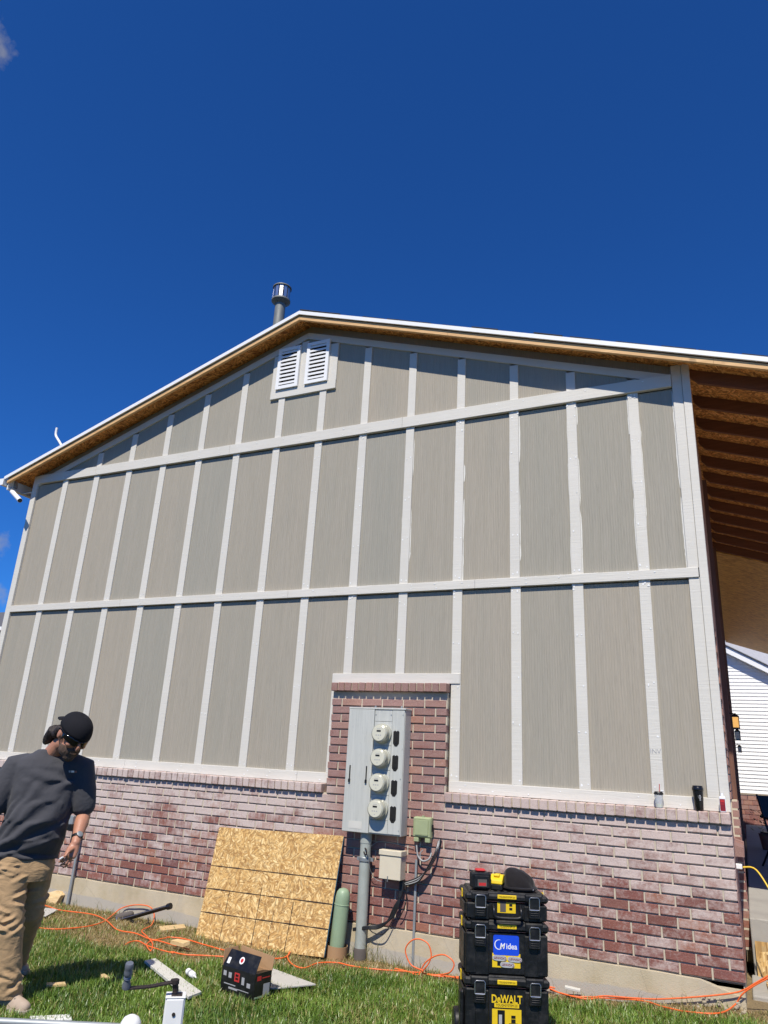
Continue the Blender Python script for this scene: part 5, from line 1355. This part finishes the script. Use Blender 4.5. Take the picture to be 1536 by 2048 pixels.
fo = [(rf.uniform(.38, .95), rf.uniform(0, 6.28), rf.uniform(.4, 1.0), rf.choice((-1, 1)) * rf.uniform(.06, .20), rf.uniform(.018, .035), rf.uniform(.006, .016)) for _ in range(30)]
fo += [(.72, 2.3, 1.3, .16, .035, .022), (.84, 2.0, 1.2, .12, .030, .020), (.60, 2.6, .9, .20, .03, .016), (.93, 1.2, 1.2, -.03, .02, .014)]
loft(sh_, crease(densify(ts, 70, 72), fo))
ls2, rs2 = lsh.lerp(el_, .80), rsh.lerp(rel_, .80)
sh_.limb([lsh - LF * .05 + UPV * .0, lsh, lsh.lerp(el_, .45), ls2], [.088, .092, .090, .086], 18)
sh_.limb([rsh + LF * .05, rsh, rsh.lerp(rel_, .45), rs2], [.088, .094, .092, .088], 18)
ppart(sh_, 'shirt', 'shirt', .0085, 5, [(.30, .020, 'CLOUDS'), (.09, .006, 'CLOUDS')])
from mathutils.bvhtree import BVHTree
dg_ = bpy.context.evaluated_depsgraph_get(); dg_.update()
bv = BVHTree.FromObject(bpy.data.objects['shirt'], dg_)
for xa_, xb_, mt_ in ((137.5, 141.5, 'grey_print'), (142.5, 148.5, 'white_print'), (149.5, 153.5, 'far_brick')):
    vs_ = []
    for j in range(3):
        for i in range(5):
            d_ = ray(xa_ + (xb_ - xa_) * i / 4, 1541 + 4 * j / 2 + .12 * (xa_ - 137) * .3).normalized(); h_ = bv.ray_cast(CAM - P0_, d_)
            vs_.append((h_[0] if h_[0] is not None else pp(xa_, 1543)) - d_ * .004)
    m = MB(); m.add(vs_, [(j * 5 + i, j * 5 + i + 1, j * 5 + i + 6, j * 5 + i + 5) for j in range(2) for i in range(4)]); m.build('shirt_print', mt_, pe)
# trousers
tr = MB()
rhip, lhip = pp(24, 1728, -.10), pp(76, 1728, .10)
rkn, lkn = pp(17, 1850, -.12), pp(58, 1838, .16)
ran, lan = pp(16, 1988, -.06), pp(22, 1950, .50)
loft(tr, [sect(pp(52, 1690), .185, .135), sect(pp(51, 1712), .195, .150), sect(pp(50, 1735), .195, .155), sect(pp(50, 1760), .16, .13)])
def legfolds(n_):
    out = []
    for _ in range(n_):
        z_ = rf.choice((rf.uniform(.05, .30), rf.uniform(.35, .62), rf.uniform(.85, .99)))
        out.append((z_, rf.uniform(0, 6.28), rf.uniform(.5, 1.2), rf.choice((-1, 1)) * rf.uniform(.01, .05), rf.uniform(.007, .015), rf.uniform(.009, .022)))
    return out
loft(tr, crease(ringtube([rhip + UPV * .06, rhip, rhip.lerp(rkn, .5), rkn, rkn.lerp(ran, .5), ran - UPV * .02], [.10, .114, .104, .090, .086, .088], 110, 48), legfolds(64)))
loft(tr, crease(ringtube([lhip + UPV * .06, lhip, lhip.lerp(lkn, .5), lkn, lkn.lerp(lan, .5), lan - UPV * .02], [.10, .110, .099, .084, .078, .080], 100, 48), legfolds(46)))
ppart(tr, 'trousers', 'trousers', .0075, 2, [(.20, .018, 'CLOUDS')])
# shoes
def shoe(an, toe_dir, zoff):
    t_ = Vector((toe_dir.x, toe_dir.y, 0)).normalized(); s_ = Vector((-t_.y, t_.x, 0)); b = Vector((an.x, an.y, zoff))
    m = MB(); secs = []
    for u, w, h in ((-.085, .030, .065), (-.06, .038, .095), (0, .042, .100), (.06, .046, .080), (.12, .050, .062), (.17, .044, .050), (.195, .024, .034)):
        c = b + t_ * u; ring = []
        for q in range(14):
            a = 2 * math.pi * q / 14; ring.append(c + s_ * (w * math.cos(a)) + UPV * (.022 + max(0, math.sin(a)) * h))
        secs.append(ring)
    loft(m, secs); o = m.build('shoe', 'shoe_tan', pe, True); q_ = o.modifiers.new('sub', 'SUBSURF'); q_.levels = 1; q_.render_levels = 1
    m = MB(); pts = []
    for u, w in ((-.10, .02), (-.085, .038), (-.05, .043), (0, .043), (.06, .049), (.12, .053), (.175, .046), (.205, .02)): pts.append((u, w))
    pol = [b + t_ * u + s_ * w for u, w in pts] + [b + t_ * u - s_ * w for u, w in reversed(pts)]
    m.prism(pol, (0, 0, .028)); m.build('sole', 'shoe_sole', o, bevel=.004)
    m = MB()
    for k in range(4): m.tube([b + t_ * (.03 + k * .02) + s_ * .03 + UPV * (.105 - k * .009), b + t_ * (.035 + k * .02) + UPV * (.118 - k * .011), b + t_ * (.03 + k * .02) - s_ * .03 + UPV * (.105 - k * .009)], .004, 6)
    m.build('laces', 'shoe_sole', o, .6)
shoe(ran, Vector((.93, .05, 0)), 0.0); shoe(lan, Vector((.9, -.2, 0)), 0.02)
# watch
wq = wr_.lerp(el_, .18); wd_ = (el_ - wr_).normalized(); Rw = UPV.rotation_difference(wd_).to_matrix().to_4x4()
m = MB(); m.lathe([(.036, -.011), (.038, -.009), (.038, .009), (.036, .011)], 20, Matrix.Translation(wq) @ Rw, cap=False); wo_ = m.build('watch', 'black_plastic', pe, .6)
fd = (Vector((.85, -.5, .1))); fd = (fd - wd_ * fd.dot(wd_)).normalized(); Rf = UPV.rotation_difference(fd).to_matrix().to_4x4()
m = MB(); m.lathe([(.019, 0), (.021, .003), (.021, .010), (.018, .012), (.001, .0122)], 18, Matrix.Translation(wq + fd * .034) @ Rf); m.build('watch_face', 'galvanised', wo_, .6)

# ------------------------------------------------------------------ porch at the right
po = MB(); po.box((9.125, 1.0, -.2), (12.2, 16.4, .605)); o = po.build('porch_slab', 'porch_concrete', None, bevel=.01); struct(o)
po = MB(); po.box((9.10, .28, -.2), (12.0, .985, .17)); o = po.build('step', 'porch_concrete', None, bevel=.012); struct(o)
o = MB().box((-.55, 0, 0), (.55, .012, .27)).build('strand_board', 'strand_board', None); o.location = (9.70, .945, .165); o.rotation_euler = (math.radians(-4), 0, 0); tag(o, 'strand board offcut standing against the porch step', 'board')
o = MB().box((-.5, 0, 0), (.5, .30, .02)).build('strand_board', 'strand_board', None); o.location = (9.72, .42, .172); o.rotation_euler = (0, 0, .05); tag(o, 'strand board offcut with blue edge lying flat on the porch step', 'board')
e = MB().box((-.499, -.003, .002), (.499, -.0005, .019)).build('painted_edge', 'blue_edge', o)
dw = MB(); dw.box((9.75, -3.5, -.2), (17, .26, .16)); dw.box((12.25, .26, -.2), (17, 15, .16)); o = dw.build('bounce_slab', 'bounce_concrete', None); struct(o)  # unseen slab added to bounce sunlight up under the porch roof
# porch lanterns
def lantern(y, z, lit, label):
    t = thing('wall_lantern', label, 'lantern', (XR + .005, y, z), group='lanterns on the porch wall')
    t.scale = (.82, .82, .82)
    m = MB(); m.cbox((0, -.04, -.05), (.02, .04, .10), .006); m.tube(smoothpath([(.01, 0, .06), (.06, 0, .10), (.11, 0, .085)]), .008, 8); m.build('bracket', 'black_plastic', t)
    m = MB(); m.lathe([(.01, .10), (.03, .085), (.072, .055), (.074, .045)], 4, Matrix.Translation((.115, 0, 0)) @ Matrix.Rotation(math.radians(45), 4, 'Z')); m.build('roof', 'black_plastic', t)
    m = MB()
    for a in (-1, 1):
        for b in (-1, 1): m.box((.115 + a * .043 - .005, b * .043 - .005, -.10), (.115 + a * .043 + .005, b * .043 + .005, .046))
    m.box((.115 - .05, -.05, -.112), (.115 + .05, .05, -.098)); m.build('frame', 'black_plastic', t)
    m = MB(); m.box((.115 - .040, -.040, -.097), (.115 + .040, .040, .044)); m.build('glass', 'lamp_glow' if lit else 'lamp_glass', t)
lantern(2.75, 2.40, True, 'lit amber lantern nearest the corner on the porch wall')
lantern(6.2, 2.42, False, 'unlit pale lantern, middle one on the porch wall')
lantern(12.4, 2.42, False, 'small unlit lantern farthest along the porch wall')
m = MB(); pts = smoothpath([Vector((9.12, .45, 1.06)), Vector((9.22, .42, 1.05)), Vector((9.33, .30, .86)), Vector((9.42, .22, .62)), Vector((9.55, .15, .40)), Vector((9.9, .1, .24)), Vector((10.6, .0, .2))])
c0 = pts[0].copy(); m.tube([p - c0 for p in pts], .007, 8); o = m.build('extension_cord', 'cord_yellow', None, .8); o.location = c0; tag(o, 'yellow extension cord drooping from the porch wall outlet', 'cord')
m = MB(); m.cbox((9.06, .40, 1.045), (9.115, .46, 1.085), .006); ob = m.build('outlet_cover', 'white_metal', None); rebase(ob, (9.09, .45, 1.03)); tag(ob, 'white outlet cover on the porch wall above the yellow cord', 'outlet')
# chairs and pots in the shade of the porch
def chair(x, y, rz_, label):
    t = thing('folding_chair', label, 'chair', (x, y, .605), rz_, 'dark chairs on the porch')
    for sx in (-.22, .22):
        m = MB(); m.tube([(sx, -.22, 0), (sx, .18, .95)], .014, 8); m.build('leg', 'black_plastic', t, .6)
        m = MB(); m.tube([(sx, .22, 0), (sx, -.2, .46)], .014, 8); m.build('leg', 'black_plastic', t, .6)
        m = MB(); m.tube([(sx * 1.1, -.22, .62), (sx * 1.1, .1, .66)], .014, 8); m.build('armrest', 'black_plastic', t, .6)
    m = MB(); m.cbox((-.22, -.22, .43), (.22, .2, .455), .008); m.build('seat', 'black_plastic', t)
    m = MB(); m.prism([(-.21, .05, .62), (.21, .05, .62), (.21, .18, .94), (-.21, .18, .94)], (0, .012, 0)); m.build('backrest', 'black_plastic', t)
chair(9.62, 5.6, .5, 'dark chair nearest the corner in the porch shade'); chair(9.75, 7.4, -.3, 'dark chair behind the other in the porch shade')
def pot(x, y, label):
    t = thing('potted_plant', label, 'plant', (x, y, .605), 0, 'plants on the porch')
    m = MB(); m.lathe([(.10, 0), (.14, .24), (.15, .25), (.14, .26), (.13, .24)], 18); m.build('pot', 'far_brick', t, .6)
    m = MB()
    for q in range(120):
        a = random.random() * 6.283; r = random.random() ** .5 * .24; z = .25 + random.random() * .42; l = random.uniform(.05, .11); p = Vector((r * math.cos(a), r * math.sin(a), z))
        d = Vector((math.cos(a), math.sin(a), random.uniform(-.3, .8))).normalized(); s = d.cross(UPV).normalized() * l * .25
        m.add([p, p + d * l * .5 + s, p + d * l, p + d * l * .5 - s], [(0, 1, 2, 3)])
    m.build('leaves', 'plant_green', t, fix=False)
pot(9.48, 8.6, 'leafy potted plant between the chairs and the white house'); 

# ------------------------------------------------------------------ houses next door
nh = thing('neighbor_house', 'white clapboard house with brick base behind the porch', 'house', (11.5, 20.2, 0))
def nb(m, nm, mat, par=nh): o = m.build(nm, mat, None); o.data.transform(Matrix.Translation(-nh.location)); o.parent = par; return o
m = MB(); m.box((6, 20.25, 0), (17, 28, 1.15)); nb(m, 'foundation_wall', 'far_brick')
m = MB()
for k in range(9):
    for q in range(44):
        x = 6 + q * .25 + (.125 if k % 2 else 0); m.box((x, 20.23, .02 + k * .14), (x + .235, 20.255, .145 + k * .14))
bo3 = nb(m, 'brick_courses', 'brick'); a_ = bo3.data.attributes.new('tint', 'FLOAT', 'POINT'); a_.data.foreach_set('value', np.repeat(np.random.rand(len(bo3.data.vertices) // 8), 8).astype(np.float32)); stuff(bo3)
m = MB()
gz_ = lambda x: 5.62 - .57 * (x - 9.3) if x > 8.2 else 6.25 - .57 * (8.2 - x)
for k in range(42):
    z = 1.34 + k * .115
    xm = 8.2 + (6.2 - z) / .57; x_a = max(6.0, 8.2 - (6.2 - z) / .57)
    xm = min(xm, 17)
    if xm - x_a > .2: m.prism([(x_a, 20.2, z), (x_a, 20.222, z + .118), (x_a, 20.25, z + .118), (x_a, 20.25, z)], (xm - x_a, 0, 0))
stuff(nb(m, 'siding', 'neighbor_siding'))
m = MB(); m.prism([(8.2, 19.95, 6.42), (17, 19.95, 6.42 - .57 * 8.8), (17, 19.95, 6.2 - .57 * 8.8), (8.2, 19.95, 6.2)], (0, .3, 0)); nb(m, 'rake_board', 'neighbor_siding')
m = MB(); m.prism([(8.2, 19.9, 6.47), (17, 19.9, 6.47 - .57 * 8.8), (17, 19.9, 6.43 - .57 * 8.8), (8.2, 19.9, 6.43)], (0, 9, 0)); m.prism([(8.2, 19.9, 6.47), (2, 19.9, 6.47 - .57 * 6.2), (2, 19.9, 6.43 - .57 * 6.2), (8.2, 19.9, 6.43)], (0, 9, 0)); nb(m, 'roof', 'neighbor_roof')
m = MB(); m.add([(6, 20.1, 7.6), (16, 20.1, 1.9), (16, 27, 6.5), (6, 27, 12.2)], [(0, 1, 2, 3)]); m.add([(6, 20.1, 7.5), (16, 20.1, 1.8), (16, 27, 6.4), (6, 27, 12.1)], [(0, 3, 2, 1)]); nb(m, 'upper_roof', 'pale_roof')
lh = thing('neighbor_house', 'dark roofed house peeking out past the left wall corner', 'house', (-19, 14, 0))
def lb(m, nm, mat): o = m.build(nm, mat, None); o.data.transform(Matrix.Translation(-lh.location)); o.parent = lh; return o
m = MB(); m.box((-25, 10.6, 0), (-13.9, 18, 5.35)); lb(m, 'wall', 'far_wall_dark')
m = MB(); m.prism([(-26, 10.0, 5.40), (-26, 14, 6.9), (-26, 18.5, 5.40), (-26, 18.5, 5.34), (-26, 10, 5.34)], (12.5, 0, 0)); lb(m, 'roof', 'neighbor_roof')
m = MB(); m.box((-26, 9.93, 5.28), (-13.45, 10.0, 5.40)); lb(m, 'gutter', 'neighbor_siding')
m = MB(); m.box((-13.5, 10.0, 5.2), (-13.44, 18.5, 5.36)); lb(m, 'fascia', 'neighbor_siding')

# ------------------------------------------------------------------ grass
def vnoise(x, y, s, seed):
    rs = np.random.RandomState(seed); g = rs.rand(64, 64); u = x * s; v = y * s
    i = np.floor(u).astype(int); j = np.floor(v).astype(int); fu = u - i; fv = v - j; fu = fu * fu * (3 - 2 * fu); fv = fv * fv * (3 - 2 * fv)
    a = g[i % 64, j % 64]; b = g[(i + 1) % 64, j % 64]; c = g[i % 64, (j + 1) % 64]; d = g[(i + 1) % 64, (j + 1) % 64]
    return (a * (1 - fu) + b * fu) * (1 - fv) + (c * (1 - fu) + d * fu) * fv
def nsst(a, b, v): t = np.clip((v - a) / (b - a), 0, 1); return t * t * (3 - 2 * t)
def nh_(x, y): return .02 + .03 * np.clip(-y, 0, 4) + .12 * nsst(7.7, 9.1, x) * nsst(-2.6, -.6, y)
def greenness(x, y):
    T = np.interp(x, [0, 3.0, 4.4, 5.0, 5.6, 7, 8.4, 9.2, 10], [-1.0, -1.15, -1.42, -1.2, -.72, -.40, -.36, -.60, -.5])
    n = vnoise(x, y, 2.3, 3) * .45 + vnoise(x, y, 7, 5) * .25 - .35
    return nsst(.16, -.16, (y - T) + n * .75)
def blades(name, label, n, xr_, yr_, green):
    rs = np.random.RandomState(11 if green else 23)
    x = rs.uniform(*xr_, n); y = rs.uniform(*yr_, n); g = greenness(x, y)
    clump = vnoise(x, y, 9, 9) * .6 + vnoise(x, y, 22, 4) * .4
    if green: keep = rs.rand(n) < np.clip(g * (.22 + 1.2 * clump) + .05 * (vnoise(x, y, 5, 14) > .55), 0, 1)
    else: keep = rs.rand(n) < np.clip((1 - g) * (.3 + .9 * clump) + .10, 0, 1)
    keep &= ~((y > -.11) & (x < 9.12))
    x, y, g, clump = x[keep], y[keep], g[keep], clump[keep]; n = len(x); z = nh_(x, y) - .006
    if green: L = rs.uniform(.035, .085, n) * (.7 + .6 * clump); lean = rs.uniform(.15, 1.0, n); w = rs.uniform(.0022, .0046, n)
    else: L = rs.uniform(.02, .065, n); lean = rs.uniform(.6, 1.5, n); w = rs.uniform(.0014, .0030, n)
    a = rs.uniform(0, 6.283, n); dx, dy = np.cos(a), np.sin(a); b = a + rs.uniform(.9, 2.2, n); sx, sy = np.cos(b) * w, np.sin(b) * w
    r1, h1 = L * .5 * np.sin(lean * .55), L * .5 * np.cos(lean * .55)
    r2, h2 = r1 + L * .5 * np.sin(np.minimum(lean * 1.45, 1.75)), h1 + L * .5 * np.cos(np.minimum(lean * 1.45, 1.75))
    V = np.empty((n, 5, 3), np.float32)
    V[:, 0] = np.stack([x - sx, y - sy, z], 1); V[:, 1] = np.stack([x + sx, y + sy, z], 1)
    V[:, 2] = np.stack([x + dx * r1 + sx * .8, y + dy * r1 + sy * .8, z + h1], 1); V[:, 3] = np.stack([x + dx * r1 - sx * .8, y + dy * r1 - sy * .8, z + h1], 1)
    V[:, 4] = np.stack([x + dx * r2, y + dy * r2, z + np.maximum(h2, .004)], 1)
    base = np.arange(n, dtype=np.int32)[:, None] * 5
    loops = np.concatenate([base + np.array([[0, 1, 2, 3]]), base + np.array([[3, 2, 4]])], 1).astype(np.int32)
    me = bpy.data.meshes.new(name); me.vertices.add(n * 5); me.vertices.foreach_set('co', V.ravel())
    me.loops.add(n * 7); me.loops.foreach_set('vertex_index', loops.ravel())
    me.polygons.add(n * 2); st = (np.arange(n)[:, None] * 7 + np.array([[0, 4]])).ravel().astype(np.int32); me.polygons.foreach_set('loop_start', st)
    me.polygons.foreach_set('loop_total', np.tile([4, 3], n).astype(np.int32)); me.update(calc_edges=True); me.validate()
    if green:
        c0 = np.array([.055, .130, .012]); c1 = np.array([.28, .42, .065]); c2 = np.array([.40, .36, .13])
        t = np.clip(rs.rand(n) * .8 + (vnoise(x, y, 3, 21) - .5) * .6, 0, 1)[:, None]; col = c0 * (1 - t) + c1 * t
        dry = (rs.rand(n) < .08 + .25 * (1 - g) + .14 * (vnoise(x, y, 1.9, 31) > .64) + .10 * (vnoise(x, y, 6, 37) > .7))[:, None]; col = np.where(dry, c2 * rs.uniform(.7, 1.2, (n, 1)), col)
    else:
        c0 = np.array([.28, .19, .075]); c1 = np.array([.50, .385, .18]); t = rs.rand(n)[:, None]; col = c0 * (1 - t) + c1 * t
        gr = (rs.rand(n) < .14)[:, None]; col = np.where(gr, np.array([.09, .14, .025]), col)
    C4 = np.ones((n, 5, 4), np.float32); C4[:, :, :3] = col[:, None, :]; C4[:, 0:2, :3] *= 1.0
    at_ = me.attributes.new('tint', 'FLOAT_COLOR', 'POINT'); at_.data.foreach_set('color', C4.ravel())
    me.materials.append(MATS['grass']); o = bpy.data.objects.new(name, me); COL.objects.link(o); o['label'] = label; o['category'] = 'grass'; stuff(o); return o
blades('grass', 'green lawn grass in front of the house', 330000, (2.2, 10.2), (-3.9, -.08), True)
blades('dry_grass', 'dry straw-coloured grass along the foundation', 170000, (1.2, 10.0), (-2.2, -.06), False)
blades('far_grass', 'lawn grass off to the sides', 60000, (-3, 14), (-8.5, -3.9), True)
# tufts of taller weeds against the concrete
m = MB()
for q in range(260):
    x = random.choice((random.uniform(1.2, 4.2), random.uniform(5.9, 6.7), random.uniform(5.5, 6.3), random.uniform(7, 9))); y = -.115 - random.random() * .05; z = hgt(x, y) - .01; l = random.uniform(.05, .2) * (1.5 if 5.8 < x < 6.1 else .8)
    a = random.uniform(-1, 1); d = Vector((a * .5, -.15 * random.random(), 1)).normalized(); s = Vector((.0015, .001, 0)); p = Vector((x, y, z)); k = p + d * l * .6; e = k + Vector((a, -.3, .5)).normalized() * l * .45
    m.add([p - s, p + s, k + s * .7, k - s * .7, e], [(0, 1, 2, 3), (3, 2, 4)])
o = m.build('weeds', 'grass', None, fix=False); stuff(o); o['label'] = 'wispy dry weeds along the foundation'; o['category'] = 'weeds'
nv = len(o.data.vertices) // 5; cw = np.ones((nv, 5, 4), np.float32); pick = np.random.rand(nv) < .45
cw[:, :, :3] = np.where(pick[:, None], np.array([.34, .27, .11]), np.array([.10, .14, .03]))[:, None, :]
at_ = o.data.attributes.new('tint', 'FLOAT_COLOR', 'POINT'); at_.data.foreach_set('color', cw.ravel())

# broken concrete at the house corner
m = MB()
for q in range(34):
    x = random.uniform(8.72, 9.06); y = random.uniform(-.24, -.09); z = hgt(x, y) + random.uniform(-.005, .02) + (.05 * sst(-.2, -.1, y)); r = random.uniform(.005, .020)
    m.ell((x, y, z), (Vector((r, r * .3 * random.uniform(-1, 1), 0)), Vector((0, r * random.uniform(.6, 1), r * .3)), Vector((0, 0, r * random.uniform(.4, .8)))), 5, 3)
o = m.build('rubble', 'rubble_grey', None); stuff(o); o['label'] = 'crumbled concrete at the broken foundation corner'; o['category'] = 'rubble'
